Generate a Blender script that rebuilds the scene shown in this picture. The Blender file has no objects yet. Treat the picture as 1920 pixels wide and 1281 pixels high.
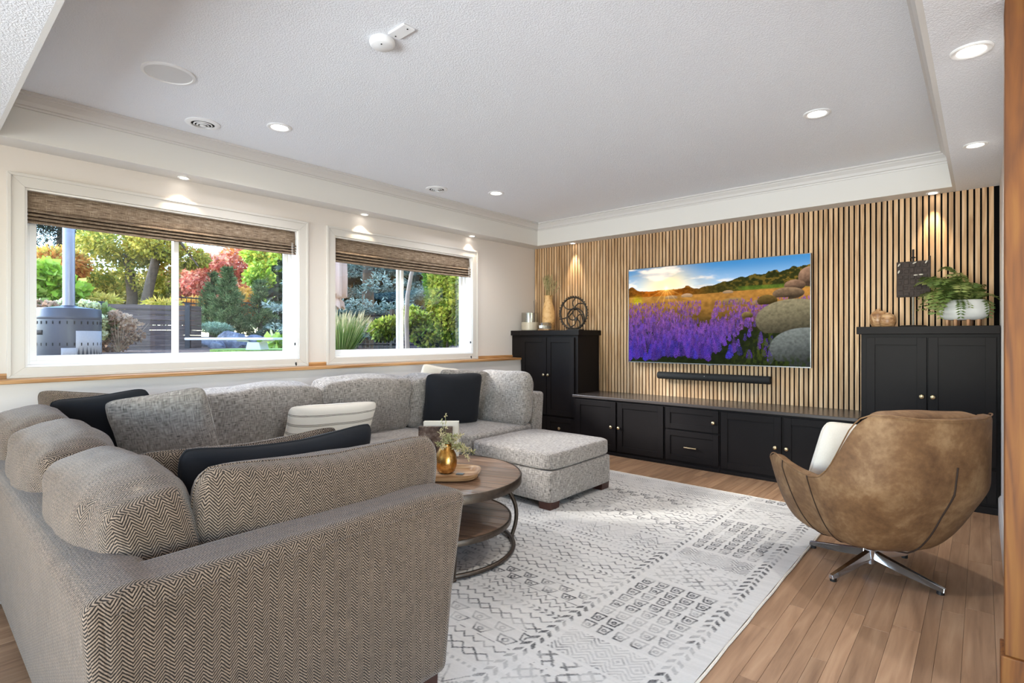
import bpy, bmesh, math, random
import numpy as np
from mathutils import Vector, Matrix, noise as mnoise
R = math.radians
random.seed(7)
S = bpy.context.scene
COL = S.collection

# ------------------------------------------------------------------ camera
cd = bpy.data.cameras.new('camera')
cam = bpy.data.objects.new('camera', cd)
COL.objects.link(cam)
cam.location = (0, 0, 1.25)
cam.rotation_euler = (R(90), 0, R(41.19))
cd.sensor_width = 36
cd.lens = 1008 / 1920 * 36
cd.shift_y = -7.5 / 1920
cd.clip_start = 0.02
cd.clip_end = 500
S.camera = cam

# ------------------------------------------------------------------ world, sun, fill lights, exposure
W = bpy.data.worlds.new('world')
S.world = W
W.use_nodes = True
wn = W.node_tree
bg = wn.nodes['Background']
sky = wn.nodes.new('ShaderNodeTexSky')
sky.sky_type = 'NISHITA'
sky.sun_disc = False
sky.sun_elevation = R(32)
sky.sun_rotation = R(230)
sky.air_density = 1.0
sky.dust_density = 0.0
sky.ozone_density = 3.0
wn.links.new(sky.outputs[0], bg.inputs[0])
bg.inputs[1].default_value = 1.15

sd = bpy.data.lights.new('sun', 'SUN')
sd.energy = 6.2
sd.angle = R(9)
sd.color = (1.0, 0.97, 0.93)
sun = bpy.data.objects.new('sun', sd)
COL.objects.link(sun)
sun.location = (-12, -8, 7)
sun.rotation_euler = Vector((1.35, 1.15, -0.75)).to_track_quat('-Z', 'Y').to_euler()


def area(name, loc, direction, sx, sy, power, col=(1, 1, 1), spread=180):
    l = bpy.data.lights.new(name, 'AREA')
    l.shape = 'RECTANGLE'
    l.size, l.size_y = sx, sy
    l.energy = power
    l.color = col
    l.spread = R(spread)
    o = bpy.data.objects.new(name, l)
    COL.objects.link(o)
    o.location = loc
    o.rotation_euler = Vector(direction).to_track_quat('-Z', 'Z').to_euler()
    return o


# added fill lights behind and beside the camera, tilted up to brighten the ceiling
area('rear_fill_light', (-1.2, -3.3, 0.8), (0, 1, 0.33), 4.6, 1.5, 70, (0.85, 0.935, 1.0), 74)
area('side_fill_light', (3.2, -0.4, 0.8), (-1, 0.30, 0.45), 3.6, 1.5, 22, (0.88, 0.95, 1.0), 85)

S.view_settings.view_transform = 'Standard'
S.view_settings.look = 'None'
S.view_settings.exposure = 0.24
S.view_settings.gamma = 1.0
S.view_settings.use_curve_mapping = False
S.cycles.max_bounces = 8
S.cycles.diffuse_bounces = 4
S.cycles.adaptive_threshold = 0.025
S.cycles.transparent_max_bounces = 16
S.cycles.caustics_reflective = False
S.cycles.caustics_refractive = False
S.cycles.sample_clamp_indirect = 6.0

# ------------------------------------------------------------------ helpers


def link(o, parent=None):
    COL.objects.link(o)
    if parent is not None:
        o.parent = parent
    return o


def tag(o, label=None, cat=None, group=None, kind=None):
    if label:
        o['label'] = label
    if cat:
        o['category'] = cat
    if group:
        o['group'] = group
    if kind:
        o['kind'] = kind
    return o


def empty(name, loc=(0, 0, 0), rz=0.0, parent=None):
    o = bpy.data.objects.new(name, None)
    o.empty_display_size = 0.05
    link(o, parent)
    o.location = loc
    o.rotation_euler = (0, 0, rz)
    return o


class MB:
    """collects shapes for one mesh"""

    def __init__(s):
        s.v, s.f = [], []

    def add(s, vs, fs):
        b = len(s.v)
        s.v += [tuple(p) for p in vs]
        s.f += [tuple(b + i for i in f) for f in fs]
        return s

    def box(s, x0, x1, y0, y1, z0, z1):
        return s.add([(x0, y0, z0), (x1, y0, z0), (x1, y1, z0), (x0, y1, z0), (x0, y0, z1), (x1, y0, z1), (x1, y1, z1), (x0, y1, z1)],
                     [(0, 3, 2, 1), (4, 5, 6, 7), (0, 1, 5, 4), (1, 2, 6, 5), (2, 3, 7, 6), (3, 0, 4, 7)])

    def prism(s, poly, axis, a, b):
        """poly of 2d points, extruded along axis from a to b; x: (y,z)  y: (x,z)  z: (x,y)"""
        n = len(poly)

        def P(p, t):
            return {'x': (t, p[0], p[1]), 'y': (p[0], t, p[1]), 'z': (p[0], p[1], t)}[axis]
        vs = [P(p, a) for p in poly] + [P(p, b) for p in poly]
        fs = [tuple(range(n)), tuple(range(2 * n - 1, n - 1, -1))]
        fs += [(i, i + n, (i + 1) % n + n, (i + 1) % n) for i in range(n)]
        return s.add(vs, fs)

    def tube(s, path, r, seg=8, caps=True, closed=False):
        P = [Vector(p) for p in path]
        n = len(P)
        rs = r if hasattr(r, '__len__') else [r] * n
        vs = []
        prev = None
        for i in range(n):
            if closed:
                t = P[(i + 1) % n] - P[i - 1]
            else:
                t = P[min(i + 1, n - 1)] - P[max(i - 1, 0)]
            t.normalize()
            if prev is None:
                a = Vector((0, 0, 1)) if abs(t.z) < 0.9 else Vector((1, 0, 0))
                u = t.cross(a).normalized()
            else:
                u = (prev - t * prev.dot(t)).normalized()
            prev = u
            w = t.cross(u)
            for k in range(seg):
                an = 2 * math.pi * k / seg
                vs.append(P[i] + (u * math.cos(an) + w * math.sin(an)) * rs[i])
        fs = []
        for i in range(n if closed else n - 1):
            j = (i + 1) % n
            for k in range(seg):
                k2 = (k + 1) % seg
                fs.append((i * seg + k, i * seg + k2, j * seg + k2, j * seg + k))
        if caps and not closed:
            fs.append(tuple(range(seg - 1, -1, -1)))
            fs.append(tuple((n - 1) * seg + k for k in range(seg)))
        return s.add(vs, fs)

    def lathe(s, prof, seg=24, c=(0, 0, 0), cap0=True, cap1=True, sx=1.0, sy=1.0):
        vs, fs = [], []
        n = len(prof)
        for r, z in prof:
            for k in range(seg):
                an = 2 * math.pi * k / seg
                vs.append((c[0] + r * math.cos(an) * sx, c[1] + r * math.sin(an) * sy, c[2] + z))
        for i in range(n - 1):
            for k in range(seg):
                k2 = (k + 1) % seg
                fs.append((i * seg + k, i * seg + k2, (i + 1) * seg + k2, (i + 1) * seg + k))
        if cap0:
            fs.append(tuple(range(seg - 1, -1, -1)))
        if cap1:
            fs.append(tuple((n - 1) * seg + k for k in range(seg)))
        return s.add(vs, fs)

    def torus(s, c, Rr, r, n=40, seg=8, axis='z'):
        pts = []
        for i in range(n):
            a = 2 * math.pi * i / n
            x, y = Rr * math.cos(a), Rr * math.sin(a)
            pts.append({'z': (c[0] + x, c[1] + y, c[2]), 'y': (c[0] + x, c[1], c[2] + y), 'x': (c[0], c[1] + x, c[2] + y)}[axis])
        return s.tube(pts, r, seg, closed=True)

    def mesh(s, name, smooth=False):
        m = bpy.data.meshes.new(name)
        m.from_pydata(s.v, [], s.f)
        m.update()
        if smooth:
            m.polygons.foreach_set('use_smooth', [True] * len(m.polygons))
        return m

    def build(s, name, mat, parent=None, smooth=False, bevel=0.0, seg=2, loc=None, rot=None, fixn=False):
        m = s.mesh(name, smooth)
        if fixn:
            b = bmesh.new()
            b.from_mesh(m)
            bmesh.ops.recalc_face_normals(b, faces=b.faces)
            b.to_mesh(m)
            b.free()
        m.materials.append(mat)
        o = bpy.data.objects.new(name, m)
        link(o, parent)
        if loc is not None:
            o.location = loc
        if rot is not None:
            o.rotation_euler = rot
        if bevel > 0:
            md = o.modifiers.new('bevel', 'BEVEL')
            md.width = bevel
            md.segments = seg
            md.limit_method = 'ANGLE'
            md.angle_limit = R(40)
        if smooth:
            try:
                m.set_sharp_from_angle(angle=R(45))
            except Exception:
                pass
        return o


def inst(src, name, parent=None, loc=None, rot=None, scale=None):
    o = src.copy()
    o.name = name
    link(o, parent)
    o.parent = parent
    if loc is not None:
        o.location = loc
    if rot is not None:
        o.rotation_euler = rot
    if scale is not None:
        o.scale = scale
    return o


def copy_tree(src, parent=None):
    c = src.copy()
    COL.objects.link(c)
    c.parent = parent
    for ch in [x for x in COL.objects if x.parent == src]:
        copy_tree(ch, c)
    return c


# ---- soft upholstered solids
def soft_box_mesh(name, hx, hy, hz, n=6.0, k=14, bulge=(0, 0, 0), wrinkle=0.0, wscale=6.0, pinch=0.0, sag=0.0, seed=0, shear=None, hump=0.0):
    """superellipsoid cushion; bulge pushes the middle of each face out"""
    idx, vs, fs = {}, [], []

    def vert(p):
        key = tuple(round(c * 1000) for c in p)
        if key in idx:
            return idx[key]
        x, y, z = [math.copysign(abs(math.sin(c * math.pi / 2)) ** 1.0, c) for c in p]
        L = (abs(x) ** n + abs(y) ** n + abs(z) ** n) ** (1.0 / n)
        x, y, z = x / L, y / L, z / L
        bx = 1 + bulge[0] * (1 - y * y) * (1 - z * z)
        by = 1 + bulge[1] * (1 - x * x) * (1 - z * z)
        bz = 1 + bulge[2] * (1 - x * x) * (1 - y * y)
        X, Y, Z = x * hx * bx, y * hy * by, z * hz * bz
        if pinch:
            e = max(abs(x), abs(z)) ** 3
            cor = abs(x * z) ** 1.5
            Y *= (1 - pinch * e)
            X *= 1 + 0.05 * cor - 0.035 * (1 - abs(z)) * abs(x) * 0 - 0.04 * (1 - z * z) * abs(x) ** 4
            Z *= 1 + 0.05 * cor - 0.04 * (1 - x * x) * abs(z) ** 4
        if sag:
            Z -= sag * (1 - x * x) * max(0, z)
        if hump:
            Z += hump * math.sin(x * 3.1 + seed) * max(0, z)
        if shear:
            Y += shear * Z
        if wrinkle:
            q = Vector((X * wscale + seed * 7.3, Y * wscale, Z * wscale))
            d = mnoise.noise(q) + 0.5 * mnoise.noise(q * 2.3)
            X += wrinkle * d * x
            Y += wrinkle * d * (1 if y > 0 else -1) * 1.2
            Z += wrinkle * d * z
        idx[key] = len(vs)
        vs.append((X, Y, Z))
        return idx[key]
    for ax in range(3):
        for sg in (-1, 1):
            for i in range(k):
                for j in range(k):
                    q = []
                    for (a, b) in ((i, j), (i + 1, j), (i + 1, j + 1), (i, j + 1)):
                        u, w = -1 + 2 * a / k, -1 + 2 * b / k
                        p = [0, 0, 0]
                        p[ax] = sg
                        p[(ax + 1) % 3] = u
                        p[(ax + 2) % 3] = w
                        q.append(vert(p))
                    fs.append(tuple(q) if sg > 0 else tuple(reversed(q)))
    m = bpy.data.meshes.new(name)
    m.from_pydata(vs, [], fs)
    m.polygons.foreach_set('use_smooth', [True] * len(m.polygons))
    m.update()
    return m


def soft(name, c, h, mat, parent=None, rot=(0, 0, 0), **kw):
    m = soft_box_mesh(name, h[0], h[1], h[2], **kw)
    m.materials.append(mat)
    o = bpy.data.objects.new(name, m)
    link(o, parent)
    o.location = c
    o.rotation_euler = rot
    return o


def pillow_mesh(name, w, h, th, n=18, seed=0, wr=0.006, cave=0.07, slump=0.0, p=2.2, e=0.52, rn=9.0):
    vs, fs, idx = [], [], {}

    def vert(i, j, sg):
        u, v = -1 + 2 * i / n, -1 + 2 * j / n
        u, v = math.copysign(abs(math.sin(u * math.pi / 2)) ** 0.9, u), math.copysign(abs(math.sin(v * math.pi / 2)) ** 0.9, v)
        rim_ = i in (0, n) or j in (0, n)
        key = (i, j, 0 if rim_ else sg)
        if key in idx:
            return idx[key]
        mx_ = max(abs(u), abs(v))
        if mx_ > 1e-6:
            q_ = mx_ / (abs(u) ** rn + abs(v) ** rn) ** (1 / rn)
            uu, vv = u * q_, v * q_
        else:
            uu, vv = u, v
        x = w / 2 * uu * (1 - cave * (1 - v * v) * abs(u) ** 3)
        z = h / 2 * vv * (1 - cave * (1 - u * u) * abs(v) ** 3)
        t_ = max(0.0, (1 - abs(u) ** p) * (1 - abs(v) ** p)) ** e
        q = Vector((x * 8 + seed * 5.1, z * 8, sg * 2.0 + seed))
        d = mnoise.noise(q) + 0.6 * mnoise.noise(q * 2.1)
        y = sg * th / 2 * t_ * (1 + 0.12 * mnoise.noise(q * 0.6)) + wr * d * (0.35 + 0.65 * t_) * (0 if rim_ else 1)
        x += 0.35 * wr * d
        z += 0.5 * wr * mnoise.noise(q * 0.8 + Vector((3, 1, 7))) - slump * (1 - u * u) * (v + 1) / 2
        idx[key] = len(vs)
        vs.append((x, y, z))
        return idx[key]
    for sg in (-1, 1):
        for i in range(n):
            for j in range(n):
                f = (vert(i, j, sg), vert(i + 1, j, sg), vert(i + 1, j + 1, sg), vert(i, j + 1, sg))
                fs.append(f if sg < 0 else tuple(reversed(f)))
    rim_ids = [vert(i, 0, 0) for i in range(n)] + [vert(n, j, 0) for j in range(n)] + [vert(n - i, n, 0) for i in range(n)] + [vert(0, n - j, 0) for j in range(n)]
    m = bpy.data.meshes.new(name)
    m.from_pydata(vs, [], fs)
    m.polygons.foreach_set('use_smooth', [True] * len(m.polygons))
    m.update()
    return m, [vs[i] for i in rim_ids]


# ------------------------------------------------------------------ materials
def lin(r, g, b):
    f = lambda c: ((c / 255 + 0.055) / 1.055) ** 2.4 if c > 10 else c / 255 / 12.92
    return (f(r), f(g), f(b), 1.0)


class NT:
    """small node-tree writer"""

    def __init__(s, name):
        s.m = bpy.data.materials.new(name)
        s.m.use_nodes = True
        s.t = s.m.node_tree
        s.bsdf = s.t.nodes['Principled BSDF']
        s.out = s.t.nodes['Material Output']

    def n(s, typ, **kw):
        nd = s.t.nodes.new(typ)
        for k, v in kw.items():
            if k == 'inp':
                for a, b in v.items():
                    s.put(nd.inputs[a], b)
            else:
                setattr(nd, k, v)
        return nd

    def put(s, sock, v):
        if isinstance(v, bpy.types.NodeSocket):
            s.t.links.new(v, sock)
        else:
            sock.default_value = v

    def math(s, op, a, b=None, c=None, clamp=False):
        nd = s.n('ShaderNodeMath', operation=op)
        nd.use_clamp = clamp
        s.put(nd.inputs[0], a)
        if b is not None:
            s.put(nd.inputs[1], b)
        if c is not None:
            s.put(nd.inputs[2], c)
        return nd.outputs[0]

    def mix(s, f, a, b, blend='MIX'):
        nd = s.n('ShaderNodeMix', data_type='RGBA', blend_type=blend)
        s.put(nd.inputs[0], f)
        s.put(nd.inputs[6], a)
        s.put(nd.inputs[7], b)
        return nd.outputs[2]

    def coord(s, which='Object', scale=(1, 1, 1), rnd=False):
        tc = s.n('ShaderNodeTexCoord')
        src = tc.outputs[which]
        if rnd:
            oi = s.n('ShaderNodeObjectInfo')
            va = s.n('ShaderNodeVectorMath', operation='MULTIPLY_ADD')
            s.put(va.inputs[0], oi.outputs['Random'])
            va.inputs[1].default_value = (17.0, 31.0, 23.0)
            s.put(va.inputs[2], src)
            src = va.outputs[0]
        mp = s.n('ShaderNodeMapping')
        mp.inputs['Scale'].default_value = scale
        s.put(mp.inputs[0], src)
        return mp.outputs[0]

    def noise(s, vec, scale=5.0, detail=3.0, rough=0.55, dist=0.0):
        nd = s.n('ShaderNodeTexNoise')
        s.put(nd.inputs['Vector'], vec)
        nd.inputs['Scale'].default_value = scale
        nd.inputs['Detail'].default_value = detail
        nd.inputs['Roughness'].default_value = rough
        nd.inputs['Distortion'].default_value = dist
        return nd.outputs[0]

    def ramp(s, fac, stops, interp='LINEAR'):
        nd = s.n('ShaderNodeValToRGB')
        nd.color_ramp.interpolation = interp
        e = nd.color_ramp.elements
        while len(e) < len(stops):
            e.new(0.5)
        for i, (p, c) in enumerate(stops):
            e[i].position = p
            e[i].color = c
        s.put(nd.inputs[0], fac)
        return nd.outputs[0]

    def bump(s, h, strength=0.3, dist=0.01):
        nd = s.n('ShaderNodeBump')
        nd.inputs['Strength'].default_value = strength
        nd.inputs['Distance'].default_value = dist
        s.put(nd.inputs['Height'], h)
        s.put(s.bsdf.inputs['Normal'], nd.outputs[0])

    def set(s, **kw):
        names = {'color': 'Base Color', 'rough': 'Roughness', 'metal': 'Metallic', 'spec': 'Specular IOR Level', 'coat': 'Coat Weight',
                 'sheen': 'Sheen Weight', 'trans': 'Transmission Weight', 'emit': 'Emission Color', 'estr': 'Emission Strength', 'alpha': 'Alpha', 'ior': 'IOR'}
        for k, v in kw.items():
            s.put(s.bsdf.inputs[names[k]], v)
        return s.m


def plain(name, rgb, rough=0.5, metal=0.0, spec=0.5, bump=0.0, bscale=40.0, var=0.0, coat=0.0):
    t = NT(name)
    c = lin(*rgb)
    t.set(color=c, rough=rough, metal=metal, spec=spec, coat=coat)
    if var or bump:
        v = t.coord('Object', rnd=True)
        nz = t.noise(v, bscale, 4)
        if var:
            d = tuple(x * (1 - var) for x in c[:3]) + (1,)
            l = tuple(min(1, x * (1 + var)) for x in c[:3]) + (1,)
            t.set(color=t.ramp(nz, [(0.3, d), (0.7, l)]))
        if bump:
            t.bump(nz, bump, 0.004)
    return t.m


def wood(name, c0, c1, c2, axis=2, rough=0.5, scale=1.0, bump=0.15, tint=0.25, ring=9.0, coat=0.0, wave=0.16, knots=False):
    """grain stretched along axis, tint varies per object"""
    t = NT(name)
    sc = [26 * scale, 26 * scale, 26 * scale]
    sc[axis] = 1.6 * scale
    v = t.coord('Object', tuple(sc), rnd=True)
    a = t.noise(v, 1.0, 5, 0.6, 0.6)
    sc2 = [ring * scale, ring * scale, ring * scale]
    sc2[axis] = 0.55 * scale
    v2 = t.coord('Object', tuple(sc2), rnd=True)
    b = t.noise(v2, 1.0, 2, 0.5, 1.6)
    w = t.math('SINE', t.math('MULTIPLY', b, 26.0))
    f = t.math('ADD', t.math('MULTIPLY', w, wave), a)
    col = t.ramp(f, [(0.25, lin(*c0)), (0.52, lin(*c1)), (0.78, lin(*c2))])
    oi = t.n('ShaderNodeObjectInfo')
    g = t.math('MULTIPLY_ADD', oi.outputs['Random'], tint * 2, 1 - tint)
    gc = t.n('ShaderNodeCombineColor')
    for i in range(3):
        t.put(gc.inputs[i], g)
    col = t.mix(1.0, col, gc.outputs[0], 'MULTIPLY')
    if knots:
        vo = t.n('ShaderNodeTexVoronoi', inp={0: t.coord('Object', (6.0, 1.5, 1.0), rnd=True), 'Scale': 1.0})
        kd = t.math('ADD', vo.outputs['Distance'], t.math('MULTIPLY', t.math('SUBTRACT', a, 0.5), 0.10))
        kf = t.ramp(kd, [(0.02, (0.28, 0.20, 0.15, 1)), (0.055, (0.62, 0.55, 0.5, 1)), (0.10, (1, 1, 1, 1))])
        col = t.mix(1.0, col, kf, 'MULTIPLY')
    t.set(color=col, rough=rough, coat=coat)
    t.bump(f, bump, 0.002)
    return t.m


def fabric(name, dark, light, zig=0.040, per=0.0088, contrast=1.0, slub=0.35, rough=0.95, lint=0.5, slope=1.15):
    t = NT(name)
    tc = t.n('ShaderNodeTexCoord')
    pos = t.n('ShaderNodeSeparateXYZ', inp={0: tc.outputs['Object']})
    nrm = t.n('ShaderNodeSeparateXYZ', inp={0: tc.outputs['Normal']})
    ax = [t.math('ABSOLUTE', nrm.outputs[i]) for i in range(3)]
    isx = t.math('MULTIPLY', t.math('GREATER_THAN', ax[0], ax[1]), t.math('GREATER_THAN', ax[0], ax[2]))
    isz = t.math('MULTIPLY', t.math('GREATER_THAN', ax[2], ax[1]), t.math('GREATER_THAN', ax[2], ax[0]))

    def pick(f, a, b):
        return t.math('ADD', t.math('MULTIPLY', f, a), t.math('MULTIPLY', t.math('SUBTRACT', 1.0, f), b))
    u = pick(isx, pos.outputs[1], pos.outputs[0])
    v = pick(isz, pos.outputs[1], pos.outputs[2])
    nz = t.noise(tc.outputs['Object'], 9.0, 3)
    wob = t.math('MULTIPLY', t.math('SUBTRACT', nz, 0.5), 0.010)
    z = t.math('PINGPONG', t.math('ADD', t.math('ADD', u, 50.0), wob), zig / 2)
    vv = t.math('ADD', t.math('ADD', t.math('MULTIPLY', z, slope), v), wob)
    st = t.math('SINE', t.math('MULTIPLY', vv, 2 * math.pi / per))
    f = t.math('MULTIPLY_ADD', st, 0.5 * contrast, 0.5)
    fine = t.noise(tc.outputs['Object'], 420.0, 2)
    f = t.math('ADD', f, t.math('MULTIPLY', t.math('SUBTRACT', fine, 0.5), lint * 1.6), clamp=True)
    # slubs running both ways
    cu = t.n('ShaderNodeCombineXYZ', inp={0: t.math('MULTIPLY', u, 26.0), 1: t.math('MULTIPLY', v, 230.0)})
    cv = t.n('ShaderNodeCombineXYZ', inp={0: t.math('MULTIPLY', u, 230.0), 1: t.math('MULTIPLY', v, 26.0)})
    s1 = t.noise(cu.outputs[0], 1.0, 1)
    s2 = t.noise(cv.outputs[0], 1.0, 1)
    sl = t.math('SUBTRACT', t.math('ADD', s1, s2), 1.0)
    col = t.mix(f, lin(*dark), lin(*light))
    g = t.math('MULTIPLY_ADD', sl, slub * 2.6, 1.0)
    big = t.math('MULTIPLY_ADD', t.math('SUBTRACT', nz, 0.5), 0.45, 1.0)
    g = t.math('MULTIPLY', g, big)
    gc = t.n('ShaderNodeCombineColor')
    for i in range(3):
        t.put(gc.inputs[i], g)
    col = t.mix(1.0, col, gc.outputs[0], 'MULTIPLY')
    t.set(color=col, rough=rough, spec=0.15, sheen=0.25)
    t.bump(t.math('ADD', f, t.math('MULTIPLY', sl, 1.5)), 0.35, 0.003)
    return t.m


def vcol(name, rough=0.8, emit=0.0, spec=0.3, translucent=0.0, bump=0.0, attr='Col'):
    t = NT(name)
    at = t.n('ShaderNodeAttribute', attribute_name=attr)
    c = at.outputs['Color']
    t.set(color=c, rough=rough, spec=spec)
    if emit:
        t.set(color=(0, 0, 0, 1), emit=c, estr=emit, spec=0.03, rough=0.5)
    if bump:
        nz = t.noise(t.coord('Object'), 900.0, 2)
        t.bump(nz, bump, 0.003)
    if translucent:
        tr = t.n('ShaderNodeBsdfTranslucent', inp={0: c})
        mx = t.n('ShaderNodeMixShader', inp={0: translucent, 1: t.bsdf.outputs[0], 2: tr.outputs[0]})
        t.t.links.new(mx.outputs[0], t.out.inputs[0])
    return t.m


def thin_glass(name, tint=(0.97, 0.985, 0.98), refl=0.06):
    t = NT(name)
    tr = t.n('ShaderNodeBsdfTransparent', inp={0: tint + (1,)})
    gl = t.n('ShaderNodeBsdfGlossy', inp={0: (1, 1, 1, 1), 1: 0.02})
    lw = t.n('ShaderNodeLayerWeight', inp={0: 0.25})
    f = t.math('MULTIPLY_ADD', lw.outputs['Facing'], 0.12, refl * 0.5)
    mx = t.n('ShaderNodeMixShader', inp={0: f, 1: tr.outputs[0], 2: gl.outputs[0]})
    t.t.links.new(mx.outputs[0], t.out.inputs[0])
    return t.m


def emitter(name, rgb, strength):
    t = NT(name)
    return t.set(color=(0, 0, 0, 1), emit=rgb + (1,), estr=strength)


M = {}


def paint(name, rgb, scale, strength, dist, rough=0.85):
    t = NT(name)
    v = t.coord('Object')
    a = t.noise(v, scale, 3, 0.5, 0.4)
    r = t.ramp(a, [(0.42, (0, 0, 0, 1)), (0.6, (1, 1, 1, 1))])
    t.set(color=lin(*rgb), rough=rough, spec=0.25)
    t.bump(r, strength, dist)
    return t.m


M['ceil'] = paint('textured_ceiling_paint', (238, 240, 244), 125.0, 0.38, 0.005)
M['wall'] = paint('greige_wall_paint', (220, 214, 210), 160.0, 0.05, 0.002)
M['soffit'] = paint('soffit_paint', (220, 218, 214), 160.0, 0.05, 0.002)
M['trim'] = plain('white_trim_paint', (210, 207, 204), 0.4, spec=0.4)
M['vinyl'] = plain('white_vinyl', (240, 240, 240), 0.3)
M['white'] = plain('white_plastic', (238, 238, 238), 0.4)
M['oak'] = wood('oak_ledge_wood', (150, 104, 60), (186, 138, 88), (206, 162, 112), axis=1, rough=0.45, tint=0.05)
M['oakv'] = wood('oak_casing_wood', (92, 50, 12), (116, 67, 18), (130, 82, 28), axis=2, rough=0.65, tint=0.04, scale=1.2)
M['slat'] = wood('oak_slat_wood', (172, 134, 94), (200, 163, 122), (216, 184, 147), axis=2, rough=0.55, tint=0.13, bump=0.08)
M['felt'] = plain('black_felt', (14, 13, 13), 0.95, spec=0.1)
M['plank'] = wood('oak_floor_wood', (138, 105, 79), (167, 131, 101), (186, 151, 119), axis=1, rough=0.40, tint=0.16, bump=0.08, ring=5, wave=0.06, knots=True)
M['gap'] = plain('dark_floor_joint', (60, 42, 30), 0.9)
M['cab'] = plain('black_cabinet_lacquer', (29, 26, 26), 0.45, spec=0.09, var=0.05, bscale=12)
M['worktop'] = plain('dark_worktop_lacquer', (72, 66, 64), 0.25, spec=0.6)
M['brass'] = plain('champagne_brass', (214, 196, 158), 0.28, metal=1.0)
M['black'] = plain('black_plastic', (18, 18, 19), 0.45)
M['iron'] = plain('black_iron', (24, 24, 26), 0.5, metal=0.3)
M['darkgap'] = plain('dark_recess', (6, 6, 6), 0.9)
M['glass'] = thin_glass('window_glass')

# ================================================================== ROOM
XL, YW, XR = -4.454, 5.55, 0.098          # window wall, slat wall, short wall
ZS, ZC = 2.413, 2.69                      # soffit underside, tray ceiling
TX0, TX1, TY0, TY1 = -4.255, -0.176, 0.38, 5.354   # tray opening
RX, RY = 3.5, -3.6                        # room behind and beside the camera

# ---- floor: planks one by one where the photo shows them
floor = MB().box(XL, RX, RY, YW, -0.06, -0.012).build('floor', M['gap'])
tag(floor, 'light brown oak plank floor of the living room', 'floor', kind='structure')
rf = random.Random(3)
x = -4.30
while x < 0.62:
    w = rf.choice((0.055, 0.065, 0.08, 0.10))
    y = -1.24 - rf.random() * 0.01
    while y < YW - 0.02:
        L = rf.choice((0.7, 1.1, 1.5, 1.9)) if x > -0.95 else rf.choice((2.2, 2.6, 3.4))
        y1 = min(y + L, YW - 0.005)
        if YW - y1 < 0.25:
            y1 = YW - 0.005
        MB().box(-w / 2 + 0.0004, w / 2 - 0.0004, -(y1 - y) / 2 + 0.0004, (y1 - y) / 2 - 0.0004, -0.012, 0).build('plank', M['plank'], floor, bevel=0.0008, seg=1, loc=(x + w / 2, (y + y1) / 2, 0))
        y = y1
    x += w
o = MB().box(XL, RX, RY, -1.25, -0.012, 0).box(0.65, RX, -1.2, 2.6, -0.012, 0).build('plank_field', M['plank'], floor)

# ---- ceiling
ceil = empty('ceiling')
tag(ceil, 'white textured tray ceiling with a lowered border', 'ceiling', kind='structure')
MB().box(TX0 - 0.05, TX1 + 0.05, TY0 - 0.05, TY1 + 0.05, ZC, ZC + 0.05).build('tray_panel', M['ceil'], ceil)
MB().box(XL, TX0 - 0.02, RY, YW, ZS, ZS + 0.02).box(TX0 - 0.02, TX1 + 0.02, TY1 + 0.02, YW, ZS, ZS + 0.02).build('soffit_panel', M['soffit'], ceil)
MB().box(TX1 + 0.02, RX, RY, YW, ZS, ZS + 0.02).box(TX0 - 0.02, TX1 + 0.02, RY, TY0 - 0.02, ZS, ZS + 0.02).build('border_panel', M['ceil'], ceil)
MB().box(TX0 - 0.02, TX0, TY0 - 0.02, TY1 + 0.02, ZS, ZC).box(TX0, TX1, TY1, TY1 + 0.02, ZS, ZC).box(TX1, TX1 + 0.02, TY0 - 0.02, TY1 + 0.02, ZS, ZC).box(TX0, TX1, TY0 - 0.02, TY0, ZS, ZC).build('soffit_face', M['soffit'], ceil)

# ---- crown moulding, one length per side
prof = [(0, 0), (0.010, 0.0), (0.012, 0.012), (0.022, 0.016), (0.030, 0.038), (0.046, 0.056), (0.052, 0.062), (0.052, 0.070), (0.066, 0.076), (0.066, 0.088), (0, 0.088)]


def crown(name, a, b, inward, label):
    a, b, n = Vector(a), Vector(b), Vector(inward)
    d = (b - a).normalized()
    vs = []
    for P, s in ((a, 1), (b, -1)):
        for (p, h) in prof:
            vs.append(P + n * p + d * (p * s) + Vector((0, 0, ZC - 0.0885 + h)))
    k = len(prof)
    fs = [(i, i + k, (i + 1) % k + k, (i + 1) % k) for i in range(k)] + [tuple(range(k)), tuple(range(2 * k - 1, k - 1, -1))]
    o = MB().add(vs, fs).build(name, M['trim'], fixn=True)
    tag(o, label, 'crown moulding', kind='structure')


crown('trim_1', (TX0, TY0, 0), (TX0, TY1, 0), (1, 0, 0), 'white crown moulding above the two windows')
crown('trim_2', (TX0, TY1, 0), (TX1, TY1, 0), (0, -1, 0), 'white crown moulding above the slatted wall')
crown('trim_3', (TX1, TY0, 0), (TX1, TY1, 0), (-1, 0, 0), 'white crown moulding along the border with two downlights')
crown('trim_4', (TX0, TY0, 0), (TX1, TY0, 0), (0, 1, 0), 'white crown moulding on the tray edge overhead')

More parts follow.
